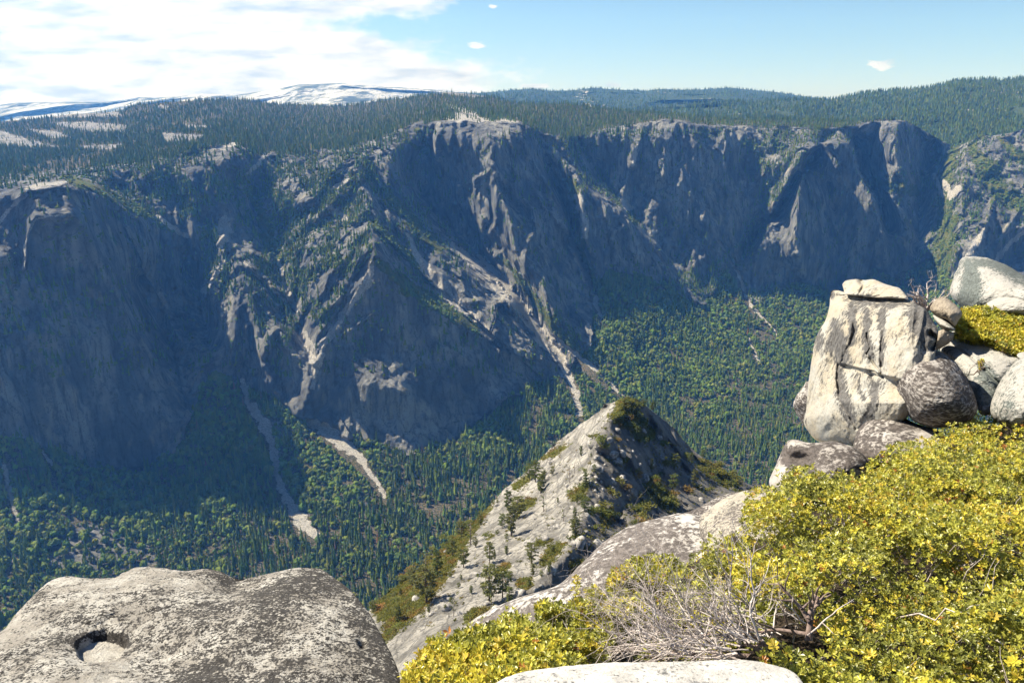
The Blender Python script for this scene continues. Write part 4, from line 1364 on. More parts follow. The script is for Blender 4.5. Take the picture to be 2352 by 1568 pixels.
def plant_spur():
    rng = np.random.RandomState(5)
    protos = {}
    for sh in (0, 1, 2):
        for k in range(3):
            (tv, tf), (cv, cf) = pine_meshes(500 + sh * 10 + k, sh)
            protos[sh, k] = (make_mesh('trunk', tv, tf, MAT_BARK if sh != 2 else MAT_GREYWOOD, True), make_mesh('crown', cv, cf, MAT_TREE1))
    (tv, tf), _ = pine_meshes(540, 2)
    snag = make_mesh('dead_tree', tv, tf, MAT_GREYWOOD, True)
    for i, (x, y, hp, sh, lab) in enumerate(PINES):
        p, px, py = spur_point(x, y)
        hgt = hp * 0.3815 / F * np.linalg.norm(p) / 1.02
        if sh == 3:
            o = add_obj('dead_tree', snag, None, p, label=lab, category='tree')
            o.scale = (hgt, hgt, hgt); o.rotation_euler = (0, 0, rng.rand() * 6)
            continue
        e = add_obj('pine_tree', None, None, p, label=lab, category='tree', group='pines on the granite spur')
        e.scale = (hgt * rng.uniform(.85, 1.15),) * 2 + (hgt,)
        e.rotation_euler = (0, 0, rng.rand() * 6.28)
        tm, cm = protos[sh, i % 3]
        add_obj('trunk', tm, e)
        c = add_obj('crown', cm, e)
        col = np.array([(.150, .165, .050), (.125, .150, .046), (.165, .170, .062)])[rng.randint(3)] * rng.uniform(.85, 1.15)
        c.color = tuple(col) + (1,)
    # young pines in the cracks
    k = 0
    while k < 34:
        x, y = rng.uniform(120, 1330), rng.uniform(330, 1400)
        px, py = Csp(x, y)
        if py < interp(px, SPUR_TOP) + 6 or crest_side(px, py) < 2:
            continue
        p, _, _ = spur_point(x, y)
        e = add_obj('young_pine', None, None, p, label='small young pine rooted in a crack of the sunlit spur slabs', category='tree', group='young pines on the spur slabs')
        hgt = rng.uniform(2.0, 4.5)
        e.scale = (hgt * 1.25, hgt * 1.25, hgt)
        e.rotation_euler = (0, 0, rng.rand() * 6.28)
        tm, cm = protos[rng.randint(2), k % 3]
        add_obj('trunk', tm, e)
        c = add_obj('crown', cm, e)
        c.color = (.15, .165, .05, 1)
        k += 1
    # brush: many leafy cushions
    bms = []
    for k in range(6):
        r = np.random.RandomState(600 + k)
        v = np.concatenate([leaf_clump(np.array([r.uniform(-.5, .5), r.uniform(-.5, .5), .35]), np.array([.6, .6, .4]), 60, r, .17) for _ in range(4)])
        bms.append(make_mesh('bush', v, np.arange(len(v)).reshape(-1, 4), MAT_TREE1))
    n = 0
    cand = []
    for pl in SPUR_BRUSH:
        a = np.array(pl)
        mn, mx = a.min(0), a.max(0)
        area = (mx[0] - mn[0]) * (mx[1] - mn[1])
        k = int(area / 62) + 3
        q = rng.rand(k, 2) * (mx - mn) + mn
        cand.append(q[in_poly(q[:, 0], q[:, 1], pl)])
    q = rng.rand(420, 2) * np.array([600, 330]) + np.array([1240, 915])
    s = crest_side(q[:, 0], q[:, 1])
    cand.append(q[(s < 22) & (q[:, 1] > interp(q[:, 0], SPUR_TOP) + 3)])
    cand = np.concatenate(cand)
    cand = cand[rng.permutation(len(cand))][:298]
    Y, p0, side, rough = spur_Y(cand[:, 0], cand[:, 1])
    pts = P3(cand[:, 0], cand[:, 1], Y)
    for i, p in enumerate(pts):
        dark = side[i] < 10
        o = add_obj('bush', bms[i % 6], None, p - np.array([0, 0, .2]), category='bush', group='brush on the spur', label='dark green leafy bush among the rough rocks of the shaded spur face' if dark else 'low olive brown brush growing in cracks of the sunlit spur slabs')
        sz = rng.uniform(1.5, 3.4) * (1.2 if dark else .85)
        o.scale = (sz * rng.uniform(.9, 1.6), sz * rng.uniform(.9, 1.4), sz * (1.0 if dark else .55))
        o.rotation_euler = (0, 0, rng.rand() * 6)
        c = np.array([(.12, .135, .032), (.155, .150, .035), (.20, .135, .040), (.25, .13, .045)])[rng.choice(4, p=[.55, .4, .05, 0] if dark else [.4, .4, .15, .05])]
        o.color = tuple(c * rng.uniform(.85, 1.2)) + (1,)
    # low ground cover between the bushes
    q = []
    for pl in SPUR_BRUSH:
        a = np.array(pl)
        mn, mx = a.min(0), a.max(0)
        k = rng.rand(int((mx[0] - mn[0]) * (mx[1] - mn[1]) / 5) + 20, 2) * (mx - mn) + mn
        q.append(k[in_poly(k[:, 0] + 6 * rng.normal(size=len(k)), k[:, 1] + 6 * rng.normal(size=len(k)), pl)])
    k = rng.rand(2600, 2) * np.array([640, 360]) + np.array([1240, 910])
    kk = fbm(np.stack([k[:, 0] / 34, k[:, 1] / 26, 0 * k[:, 0]], 1), 3, 645)
    q.append(k[(crest_side(k[:, 0], k[:, 1]) < 14) & (kk > .52)])
    k = rng.rand(1500, 2) * np.array([560, 560]) + np.array([870, 930])
    kk = fbm(np.stack([k[:, 0] / 26, k[:, 1] / 18, 0 * k[:, 0]], 1), 3, 646)
    q.append(k[(crest_side(k[:, 0], k[:, 1]) > 0) & (kk > .56)])
    q = np.concatenate(q)
    q = q[q[:, 1] > interp(q[:, 0], SPUR_TOP) + 1]
    Y, p0, side, rough = spur_Y(q[:, 0], q[:, 1])
    pts = P3(q[:, 0], q[:, 1], Y)
    cn = fbm(pts / 9.0, 3, 640)
    vs, cs = [], []
    for i, p in enumerate(pts):
        v = leaf_clump(p + np.array([0, 0, .3]), np.array([.9, .9, .5]), 16, rng, .42)
        c = (np.array([(.15, .150, .034)]) if cn[i] < .5 else np.array([(.20, .135, .035)]) if cn[i] > .66 else np.array([(.18, .155, .04)])) * rng.uniform(.7, 1.25)
        vs.append(v); cs.append(np.repeat(c, len(v), 0))
    v = np.concatenate(vs)
    add_obj('undergrowth', make_mesh('undergrowth', v, np.arange(len(v)).reshape(-1, 4), MAT_TREE, False, {'tint': np.concatenate(cs)}), kind='stuff', label='olive and rusty brown ground cover along the ledges of the spur')
    # boulders
    B, BF = ico(3)
    sm = []
    for k in range(5):
        s = np.array([1, .8, .62])
        v = B * s * (0.72 + 0.5 * vnoise(B * 1.3 + k * 7, 610 + k, False)[:, None]) * (0.9 + .2 * vnoise(B * 4 + k, 620, False)[:, None])
        sm.append(make_mesh('boulder', v, BF, mat_boulder() if k == 0 else bpy.data.materials['spur_boulder'], True))
    q = rng.rand(620, 2)
    cx = np.concatenate([rng.uniform(60, 1400, 440), rng.uniform(1350, 2000, 180)]); cy = np.concatenate([rng.uniform(240, 1400, 440), rng.uniform(200, 760, 180)])
    px, py = Csp(cx, cy)
    s = crest_side(px, py)
    wgt = np.exp(-np.abs(s - 10) / 60.0) + .15
    keep = (py > interp(px, SPUR_TOP) + 4) & (rng.rand(620) < wgt)
    px, py = px[keep], py[keep]
    Y, p0, side, rough = spur_Y(px, py)
    pts = P3(px, py, Y)
    for i, p in enumerate(pts):
        o = add_obj('boulder', sm[i % 5], None, p, category='boulder', group='loose boulders on the spur', label='loose grey granite boulder lying on the spur slabs and crest')
        sz = 0.6 + 2.2 * rng.rand() ** 2 * (1.5 if rng.rand() < .15 else 1)
        o.scale = (sz, sz, sz)
        o.rotation_euler = (rng.rand(), rng.rand(), rng.rand() * 6)


def mat_boulder():
    m = M('spur_boulder', 0.9, 0.15)
    n = m.noise(1.2, 6, 0.65)
    m.color(m.mix(m.ramp(n, .4, .62), (0.34, 0.32, 0.295), (0.12, 0.115, 0.11)))
    m.bump(m.noise(2.0, 6, .7), .6, .2)
    return m.mat


plant_spur()

# ------------------------------------------------------------------ rocks around the viewpoint
def Rk(pts):
    return [(1758.4 + .3642 * x, 562 + .3642 * y) for x, y in pts]


def smooth_outline(pts, n):
    p = np.array(pts, float)
    k = len(p)
    out = []
    for i in range(k):
        p0, p1, p2, p3 = p[i - 1], p[i], p[(i + 1) % k], p[(i + 2) % k]
        for t in np.linspace(0, 1, 24, endpoint=False):
            out.append(0.5 * ((2 * p1) + (-p0 + p2) * t + (2 * p0 - 5 * p1 + 4 * p2 - p3) * t * t + (-p0 + 3 * p1 - 3 * p2 + p3) * t ** 3))
    out = np.array(out)
    d = np.concatenate([[0], np.cumsum(np.hypot(*np.diff(np.vstack([out, out[:1]]), axis=0).T))])
    s = np.linspace(0, d[-1], n, endpoint=False)
    o2 = np.vstack([out, out[:1]])
    return np.stack([np.interp(s, d, o2[:, 0]), np.interp(s, d, o2[:, 1])], 1)


def rock(name, label, outline, Yc, mat, a=0.0, b=0.0, bulge=0.3, back=0.8, center=None, n=260, rings=110, pw=2.2, lump=(0.06, 0.35), mid=(0.02, 0.1), fine=(0.006, 0.03), cracks=(), stains=(), stain_shade_fn=None, sculpt=None, kind=None, category='rock', edge_noise=2.0, soft=0, seed=1):
    """a closed boulder: its outline as seen from the viewpoint, even slope a, b (1/Y per picture unit), swelling towards the viewer and rounded off behind"""
    ol = smooth_outline(outline, n)
    for _ in range(soft):
        ol = (np.roll(ol, 2, 0) + ol + np.roll(ol, -2, 0)) / 3
    c = np.array(center if center is not None else ol.mean(0))
    en = np.stack([ol[:, 0] / 14, ol[:, 1] / 14, 0 * ol[:, 0] + seed], 1)
    nrm = (ol - c) / np.linalg.norm(ol - c, axis=1)[:, None]
    ol = ol + nrm * ((fbm(en, 3, 200 + seed) - .5) * 2 * edge_noise)[:, None]
    rr = np.linspace(0, 1, rings) ** 0.8
    rr[0] = 0.002
    px = c[0] + (ol[None, :, 0] - c[0]) * rr[:, None]
    py = c[1] + (ol[None, :, 1] - c[1]) * rr[:, None]
    r = np.repeat(rr[:, None], n, 1)

    def plane(x, y):
        return Yc / (1 + a * (x - c[0]) + b * (y - c[1]))
    prof = np.clip(1 - r ** pw, 0, 1) ** 0.62
    Y0 = plane(px, py)
    P0 = P3(px, py, Y0)
    flat = P0.reshape(-1, 3)
    o = np.array([seed * 3.7, seed * 1.9, seed * 5.3])
    edge = np.clip((1 - r) * 6, 0.12, 1)
    d = bulge * prof
    d = d + edge * (lump[0] * 2 * (fbm(flat / lump[1] + o, 3, 230) - .5) + mid[0] * 2 * (fbm(flat / mid[1] + o, 3, 240) - .5)).reshape(r.shape)
    d = d + (fine[0] * 2 * (fbm(flat / fine[1] + o, 2, 250) - .5)).reshape(r.shape) * edge
    for ln, w, dep in cracks:
        jx = 5 * (fbm(np.stack([px / 14, py / 14, 0 * px], -1), 2, 261) - .5)
        d = d - dep * np.exp(-(seg_dist(px + jx, py + jx, [q[:2] for q in ln]) / w) ** 2)
    if sculpt is not None:
        d = d + sculpt(px, py)
    Yf = Y0 - d
    front = P3(px, py, Yf)
    if sculpt is not None and hasattr(sculpt, 'down'):
        front[..., 2] -= sculpt.down(px, py)
    bk = P3(px, py, Y0 + back * np.clip(1 - r ** 2.5, 0, 1) ** 0.6)
    bk[..., 2] -= 0.35 * back * (1 - r)
    st = np.zeros(r.shape)
    for ln, gain in stains:
        jx = 7 * (fbm(np.stack([px / 9, py / 30, 0 * px], -1), 3, 271) - .5)
        st = np.maximum(st, gain * np.exp(-seg_dist(px + jx, py, ln) ** 2))
    if stain_shade_fn is not None:
        st = np.clip(st + stain_shade_fn(px, py), -1.5, 1.5)  # local tone: lichen and specks, on some rocks also painted shade
    V = np.concatenate([front.reshape(-1, 3), bk[:-1].reshape(-1, 3)])
    S = np.concatenate([st.ravel(), st[:-1].ravel()])
    f1 = grid_faces(rings, n, True)
    N1 = rings * n
    f2 = grid_faces(rings - 1, n, True)[:, ::-1] + N1
    k = np.arange(n); k2 = (k + 1) % n
    join = np.stack([(rings - 1) * n + k, (rings - 1) * n + k2, N1 + (rings - 2) * n + k2, N1 + (rings - 2) * n + k], 1)
    cap1 = np.stack([0 * k, k, k2], 1)[1:-1]
    cap2 = (np.stack([0 * k, k2, k], 1)[1:-1]) + N1
    org = front.reshape(-1, 3).mean(0)
    org[2] = V[:, 2].min()
    me = make_mesh(name, V - org, [f1, f2, join[:, ::-1], cap1, cap2], mat, True, {'stain': S})
    if kind:
        return add_obj(name, me, None, org, kind=kind)
    return add_obj(name, me, None, org, label=label, category=category)


def granite(name, light, dark, t=0.5, w=0.10, speck=70, patch=2.5, pgain=0.35, sgain=0.4, warm=None, bump=0.6, dist=0.01, stretch=None, mid=None):
    m = M(name, 0.9, 0.2)
    s1 = m.noise(speck, 5, 0.72, stretch)
    s2 = m.noise(speck * 0.3, 5, 0.7, stretch, (3, 8, 1))
    p1 = m.noise(patch, 4, 0.6, None, (9, 2, 4))
    st = m.attr('stain')
    v = m.math('ADD', m.math('MULTIPLY', s1, 0.6), m.math('MULTIPLY', s2, 0.4))
    v = m.math('ADD', v, m.math('MULTIPLY', m.math('SUBTRACT', p1, 0.5), pgain))
    v = m.math('ADD', v, m.math('MULTIPLY', st, sgain))
    base = m.mix(m.ramp(m.noise(patch * 2.1, 5, .65, None, (1, 5, 7)), 0.38, 0.62), light, warm or tuple(c * .8 for c in light))
    base = m.mix(m.math('MULTIPLY', m.ramp(m.noise(speck * 2.2, 3, .7), 0.52, 0.64), 0.5), base, tuple(c * .5 for c in light))
    dk = m.mix(m.ramp(s1, 0.42, 0.6), tuple(c * 1.9 for c in dark), dark)
    m.color(m.mix(m.ramp(v, t - w, t + w), base, dk))
    h = m.math('ADD', m.math('MULTIPLY', m.noise(speck * .55, 6, 0.75), 1.0), m.math('MULTIPLY', m.noise(speck * .12, 4, .6), 1.2))
    m.bump(h, bump, dist)
    return m.mat


def build_rocks():
    G_BL = granite('speckled_granite', (0.52, 0.495, 0.45), (0.04, 0.037, 0.035), 0.525, 0.03, 85, 3.0, 0.36, 0.075, (0.32, 0.295, 0.26), 1.0, 0.024)
    G_PALE = granite('cream_granite', (0.34, 0.325, 0.29), (0.065, 0.062, 0.06), 0.585, 0.06, 28, 1.3, 0.46, 0.24, (0.33, 0.29, 0.225), 0.7, 0.03, (1, 1, .5))
    G_WHITE = granite('white_granite', (0.32, 0.31, 0.29), (0.065, 0.073, 0.07), 0.565, 0.05, 34, 1.6, 0.42, 0.34, (0.29, 0.28, 0.26), 0.6, 0.015)
    G_DARK = granite('dark_lichen_granite', (0.36, 0.335, 0.31), (0.05, 0.043, 0.04), 0.455, 0.05, 30, 1.6, 0.35, 0.3, (0.22, 0.20, 0.185), 0.7, 0.015, (.6, .6, 1.5))
    G_MS = granite('lichen_slab', (0.44, 0.42, 0.40), (0.075, 0.066, 0.062), 0.465, 0.045, 17, 0.9, 0.5, 0.4, (0.34, 0.32, 0.30), 0.7, 0.02)
    G_BROWN = granite('brown_granite', (0.29, 0.25, 0.20), (0.07, 0.055, 0.045), 0.56, 0.10, 40, 2.0, 0.3, 0.4, None, 0.6, 0.015)
    G_SLAB = granite('pale_slab', (0.34, 0.33, 0.315), (0.10, 0.10, 0.10), 0.58, 0.05, 70, 3.0, 0.25, 0.3, (0.47, 0.455, 0.43), 0.7, 0.008)

    # --- big boulder bottom left with a weathering pit
    BL = [(-160, 1760), (-230, 1620), (-90, 1500), (0, 1451), (33, 1414), (67, 1377), (110, 1337), (151, 1323), (201, 1327), (258, 1326), (285, 1314), (318, 1302), (369, 1303), (419, 1310), (469, 1306), (503, 1311), (543, 1329), (570, 1327), (620, 1316), (670, 1305), (704, 1303), (738, 1307), (764, 1324), (788, 1341), (813, 1364), (846, 1404), (873, 1451), (897, 1498), (914, 1539), (922, 1580), (935, 1660), (920, 1770)]

    class pit:
        def __call__(s, px, py):
            # shallow saddle between the two tops
            return -0.10 * np.exp(-(((px - 545) / 70) ** 2 + ((py - 1345) / 26) ** 2)) + 0.05 * np.exp(-(((px - 690) / 110) ** 2 + ((py - 1400) / 70) ** 2)) - 0.10 * np.exp(-(((px - 330) / 160) ** 2 + ((py - 1500) / 90) ** 2))

        def down(s, px, py):
            an = np.arctan2((py - 1474) / 33, (px - 229) / 62)
            q = np.hypot((px - 229) / 62, (py - 1474) / 33) * (1 + .09 * np.sin(2 * an + 1) + .05 * np.sin(5 * an))
            hole2 = np.exp(-(((px - 832) / 10) ** 2 + ((py - 1474) / 11) ** 2))
            return 0.045 * sstep(1.06, 0.90, q) + 0.02 * sstep(1.8, 1.0, q) + 0.03 * hole2
    pit = pit()
    rock('boulder', 'big speckled grey boulder with a round weathering pit in its top', BL, 2.62, G_BL, 0.0, 0.00105, 0.16, 0.9, (420, 1560), 620, 300, 2.6, (0.035, 0.30), (0.012, 0.07), (0.0035, 0.016), stain_shade_fn=lambda x, y: 1.0 * sstep(250, 700, x + .25 * (y - 1450) + 160 * (fbm(np.stack([x / 90, y / 60, 0 * x], -1), 3, 291) - .5)) - 1.6 * sstep(1.0, .85, np.hypot((x - 229) / 62, (y - 1474) / 33)) + 2.2 * np.exp(-((np.hypot((x - 229) / 62, (y - 1474) / 33) - 1.0) / .10) ** 2) * sstep(1484, 1468, y) - .25 * sstep(1380, 1330, y), sculpt=pit, edge_noise=1.5, seed=1)  # paints lichen and away-facing shade at right, dark upper pit rim, pale floor

    # --- the rock group on the right
    PR = Rk([(415, 293), (450, 287), (500, 298), (560, 313), (700, 335), (880, 343), (960, 378), (1012, 410), (1052, 470), (1088, 545), (1075, 640), (1060, 760), (1000, 900), (930, 1040), (850, 1130), (760, 1180), (640, 1215), (575, 1262), (480, 1252), (330, 1236), (244, 1132), (255, 1040), (266, 900), (292, 720), (312, 600), (346, 528), (376, 480), (400, 400), (408, 335)])
    R1 = lambda *p: Rk(p)

    def flutes(px, py):
        g = (px - 1758.4) / .3642; h = (py - 562) / .3642
        q = np.stack([(g + .12 * (h - 700)) / 62, h / 420, 0 * g], -1)
        f = 0.24 * (vnoise(np.stack([g / 210, h / 250, 0 * g + 3], -1), 283, False) - .5) + 0.11 * (1 - np.abs(2 * vnoise(q, 281) - 1)) * sstep(300, 420, h) * sstep(900, 700, h)
        under = -0.22 * sstep(1050, 1270, h) * sstep(650, 350, g)          # overhang at the foot
        top = -0.10 * sstep(420, 330, h)                                   # rounded top ledge
        low = 0.10 * np.exp(-(((g - 620) / 140) ** 2 + ((h - 860) / 90) ** 2))
        ledge = -0.13 * sstep(730, 760, h - .28 * (g - 450)) * sstep(430, 480, g) * sstep(1000, 900, h)
        return f + under + top + low + ledge
    rock('rock', 'tall cream granite rock with dark vertical streaks standing over the drop', PR, 8.9, G_PALE, 0.00085, 0.0004, 0.34, 1.3, Rk([(640, 720)])[0], 420, 220, 4.5, (0.06, 0.5), (0.03, 0.14), (0.006, 0.04),
         cracks=[(R1((500, 762), (580, 782), (690, 802), (745, 835)), 2.0, 0.04), (R1((640, 560), (660, 650), (640, 690), (690, 760), (745, 832)), 2.2, 0.05), (R1((745, 470), (735, 600), (722, 700), (735, 810)), 3.0, 0.035), (R1((545, 390), (552, 480), (558, 560), (530, 640), (480, 730)), 4, 0.04),
                 (R1((460, 760), (455, 860), (465, 980), (520, 1060), (570, 1160)), 3, 0.05), (R1((410, 318), (500, 318), (600, 325)), 2.0, .05), (R1((1040, 560), (1085, 600), (1050, 650)), 6, .15)],
         stains=[(R1((440, 560, ), (470, 640), (490, 730)) and [(q[0], q[1], w) for q, w in zip(R1((430, 480), (450, 600), (500, 720)), (9, 22, 18))], .85), ([(q[0], q[1], w) for q, w in zip(R1((545, 370), (552, 500), (545, 620)), (7, 8, 10))], .9), ([(q[0], q[1], w) for q, w in zip(R1((640, 420), (630, 560), (650, 690)), (10, 8, 14))], .75),
                 ([(q[0], q[1], w) for q, w in zip(R1((735, 420), (740, 560), (728, 760)), (9, 7, 6))], .8), ([(q[0], q[1], w) for q, w in zip(R1((960, 430), (1000, 540), (1020, 620)), (34, 38, 26))], 1.0), ([(q[0], q[1], w) for q, w in zip(R1((460, 320), (520, 350), (700, 370), (860, 380)), (10, 12, 10, 12))], .6),
                 ([(q[0], q[1], w) for q, w in zip(R1((470, 800), (480, 930), (540, 1100)), (9, 13, 16))], .9), ([(q[0], q[1], w) for q, w in zip(R1((575, 830), (590, 900), (620, 970)), (12, 9, 7))], .6), ([(q[0], q[1], w) for q, w in zip(R1((700, 880), (680, 1000), (655, 1080)), (10, 12, 12))], .7), ([(q[0], q[1], w) for q, w in zip(R1((345, 560), (330, 640)), (12, 12))], .7),
                 ([(q[0], q[1], w) for q, w in zip(R1((415, 300), (425, 330)), (7, 7))], .9), ([(q[0], q[1], w) for q, w in zip(R1((800, 560), (820, 700)), (10, 8))], .35)],
         sculpt=flutes, edge_noise=1.2, seed=2)
    rock('rock', 'dark lichen covered rock nose sticking out behind the foot of the tall cream rock', R1((266, 860), (240, 890), (212, 925), (176, 1000), (190, 1060), (215, 1100), (245, 1140), (320, 1150), (360, 1000), (330, 880)), 10.2, G_DARK, .0003, 0, .3, .6, None, 120, 50, seed=3)
    rock('rock', 'flat grey cap stone lying on top of the tall cream rock', R1((484, 250), (495, 236), (520, 224), (570, 216), (625, 222), (690, 221), (740, 243), (800, 262), (840, 272), (868, 298), (892, 338), (800, 338), (700, 332), (620, 326), (540, 318), (500, 308), (490, 280)), 9.35, G_PALE, .0007, .0015, .18, .5, None, 220, 80, 2.2, (.05, .25), cracks=[(R1((590, 222), (620, 250), (600, 300)), 4, .10), (R1((605, 235), (625, 240)), 6, .12)], seed=4, stain_shade_fn=lambda x, y: 0 * x + .22)
    rock('rock', 'rounded dark lichen covered boulder leaning against the tall cream rock', R1((806, 820), (830, 735), (900, 676), (1000, 647), (1080, 655), (1150, 690), (1220, 760), (1290, 880), (1340, 1000), (1348, 1080), (1260, 1135), (1100, 1160), (960, 1140), (900, 1085), (850, 980), (815, 900)), 7.9, G_DARK, .0002, .0004, .55, .9, None, 320, 140, 2.2, (.02, .5), (.008, .1), soft=60, seed=5)
    rock('rock', 'low dark rounded rock under the foot of the tall cream rock', R1((556, 1235), (575, 1168), (640, 1108), (750, 1064), (850, 1070), (900, 1105), (1000, 1148), (1100, 1165), (1150, 1300), (1000, 1400), (700, 1400), (560, 1340)), 7.6, G_DARK, .0002, .0010, .35, .7, None, 260, 100, soft=20, seed=6, stain_shade_fn=lambda x, y: -.35 * sstep(2080, 2140, x))
    rock('rock', 'rock with a dark shaded hollow and sunlit left edge above the yellow shrub', R1((22, 1495), (60, 1400), (95, 1310), (128, 1250), (160, 1228), (205, 1232), (290, 1250), (420, 1240), (520, 1260), (600, 1305), (640, 1400), (500, 1540), (200, 1580), (60, 1560)), 7.2, G_DARK, .0004, .0006, .35, .6, None, 260, 100, stain_shade_fn=lambda x, y: 1.0 * np.exp(-(((x - 1835) / 34) ** 2 + ((y - 1052) / 20) ** 2)) - .5 * sstep(1806, 1785, x - .3 * (y - 1050)) - .4 * np.exp(-(((x - 1828) / 30) ** 2 + ((y - 1016) / 8) ** 2)),  # the hollow's shade and the sunlit edges are painted into the colour
         sculpt=lambda x, y: -0.24 * np.exp(-(((x - 1838) / 34) ** 2 + ((y - 1056) / 20) ** 2)), seed=7)
    rock('rock', 'small smooth brown rock wedged between the cream rock and the upper boulder', R1((1036, 412), (1050, 375), (1072, 345), (1110, 330), (1160, 350), (1215, 393), (1238, 432), (1225, 465), (1192, 512), (1150, 480), (1090, 455)), 9.5, G_BROWN, .0006, .0004, .28, .5, None, 160, 70, seed=8)
    rock('rock', 'thin pale stone wedged under the small brown rock', R1((1055, 445), (1100, 455), (1150, 482), (1190, 525), (1185, 540), (1120, 520), (1080, 490)), 9.4, G_WHITE, .0003, .001, .12, .3, None, 100, 40, seed=9)
    rock('rock', 'dark reddish stone in the gap below the small brown rock', R1((1080, 560), (1100, 535), (1150, 540), (1185, 555), (1180, 600), (1130, 640), (1080, 660), (1055, 640)), 9.3, G_BROWN, 0, 0, .1, .3, None, 90, 40, seed=19)
    rock('boulder', 'big rounded grey boulder with a dark streak, highest at the right edge', R1((1164, 300), (1168, 270), (1182, 215), (1215, 130), (1232, 92), (1262, 76), (1310, 72), (1380, 80), (1480, 110), (1560, 150), (1640, 200), (1800, 280), (2100, 300), (2350, 420), (2100, 480), (1700, 430), (1500, 450), (1300, 440), (1240, 400), (1185, 345)), 11, G_WHITE, .0005, .0006, .8, 1.2, Rk([(1420, 270)])[0], 320, 130, 2.3, (.06, .5), stains=[([(q[0], q[1], w) for q, w in zip(R1((1275, 120), (1300, 180), (1290, 270), (1280, 360)), (10, 20, 22, 26))], .9), ([(q[0], q[1], w) for q, w in zip(R1((1310, 110), (1450, 130), (1620, 210)), (10, 16, 18))], .6)], seed=10)
    rock('boulder', 'white rounded boulder in front of the highest boulder at the right edge', R1((1330, 395), (1352, 330), (1390, 290), (1425, 268), (1470, 257), (1520, 270), (1570, 250), (1640, 254), (1730, 280), (1800, 360), (1720, 440), (1550, 460), (1400, 440)), 10.3, G_WHITE, .0004, .0008, .55, .7, None, 220, 90, stain_shade_fn=lambda x, y: 0 * x - .3, soft=6, seed=11)
    rock('rock', 'broad pale slab sloping below the shrub at the right', R1((1083, 622), (1098, 590), (1125, 566), (1180, 544), (1260, 563), (1380, 598), (1500, 638), (1580, 688), (1640, 720), (1600, 780), (1540, 840), (1500, 900), (1470, 970), (1430, 1060), (1350, 1060), (1290, 900), (1220, 790), (1150, 720), (1090, 660)), 9.0, G_WHITE, .0003, .0011, .30, .8, None, 280, 110, 2.4, (.05, .3), cracks=[(R1((1100, 600), (1200, 640), (1280, 700), (1350, 760)), 2.5, .05), (R1((1380, 790), (1440, 850), (1480, 880)), 4, .07)], stains=[([(q[0], q[1], w) for q, w in zip(R1((1350, 740), (1400, 830), (1460, 880)), (8, 22, 16))], .7), ([(q[0], q[1], w) for q, w in zip(R1((1350, 930), (1420, 960)), (22, 22))], .8)], seed=12)
    rock('boulder', 'pale speckled boulder at the right edge just above the yellow shrub', R1((1412, 1075), (1418, 1020), (1432, 955), (1480, 858), (1530, 780), (1592, 724), (1700, 690), (1850, 760), (1880, 1000), (1750, 1150), (1550, 1160)), 7.7, G_WHITE, .0003, .0006, .5, .7, None, 240, 100, stain_shade_fn=lambda x, y: 0 * x + .12, soft=15, seed=13)
    rock('rock', 'small white stone between slab and shrub at the right edge', R1((1583, 695), (1600, 680), (1640, 676), (1690, 690), (1690, 725), (1630, 730), (1595, 715)), 8.6, G_WHITE, 0, .001, .08, .15, None, 80, 30, stain_shade_fn=lambda x, y: 0 * x - .4, seed=14)
    # --- slabs in the middle
    MS = [(960, 1580), (1010, 1520), (1066, 1441), (1119, 1403), (1188, 1373), (1234, 1359), (1283, 1342), (1310, 1319), (1340, 1289), (1375, 1254), (1405, 1232), (1443, 1209), (1481, 1197), (1523, 1186), (1565, 1178), (1600, 1183), (1640, 1200), (1700, 1260), (1700, 1340), (1600, 1420), (1450, 1480), (1250, 1560), (1100, 1640)]
    rock('rock', 'long dark lichen covered slab with white patches behind the yellow shrub', MS, 6.6, G_MS, .0002, .00085, .40, 1.2, (1400, 1330), 420, 170, 2.4, (.10, .8), (.03, .2), (.008, .04), stains=[([(1500, 1215, 14), (1440, 1255, 12), (1395, 1300, 10)], -.8), ([(1560, 1200, 18), (1590, 1205, 14)], -.8)], seed=15)
    rock('rock', 'cream coloured rock between the dark slab and the tall yellow shrub', [(1606, 1198), (1630, 1168), (1668, 1142), (1720, 1124), (1780, 1122), (1830, 1145), (1830, 1230), (1700, 1290), (1625, 1255)], 6.4, granite('cream_rock', (0.33, 0.30, 0.25), (.07, .062, .056), .53, .05, 34, 2, .45, .3), .0003, .0010, .3, .6, None, 200, 80, seed=16)
    rock('rock', 'smooth dark slab low behind the cream coloured rock', [(1560, 1185), (1600, 1168), (1640, 1145), (1690, 1130), (1730, 1140), (1700, 1200), (1620, 1230), (1570, 1215)], 12, G_DARK, 0, .0008, .3, .6, None, 120, 50, seed=17)
    WS = [(1100, 1600), (1140, 1566), (1200, 1543), (1300, 1529), (1400, 1521), (1500, 1520), (1600, 1517), (1680, 1514), (1760, 1522), (1840, 1560), (1860, 1680), (1700, 1790), (1250, 1790), (1090, 1700)]
    rock('rock', 'bright flat granite slab at the bottom edge in front of the shrubs', WS, 1.98, G_SLAB, 0, .0010, .05, .5, (1460, 1640), 420, 160, 3.0, (.02, .25), (.006, .05), (.002, .012), seed=18)

    # --- the ground the shrubs stand on
    soil = M('litter_soil', .95, .1)
    n = soil.noise(14, 6, .7)
    soil.color(soil.mix(soil.ramp(n, .4, .62), (0.022, 0.017, 0.012), (0.06, 0.045, 0.033)))
    soil.bump(soil.noise(40, 5, .7), .8, .02)
    GR = [(990, 1600), (1080, 1490), (1260, 1430), (1420, 1360), (1520, 1330), (1640, 1260), (1720, 1180), (1800, 1115), (1960, 1085), (2100, 1045), (2250, 985), (2420, 960), (2700, 1000), (2760, 1500), (2700, 1900), (1700, 1960), (1000, 1900)]
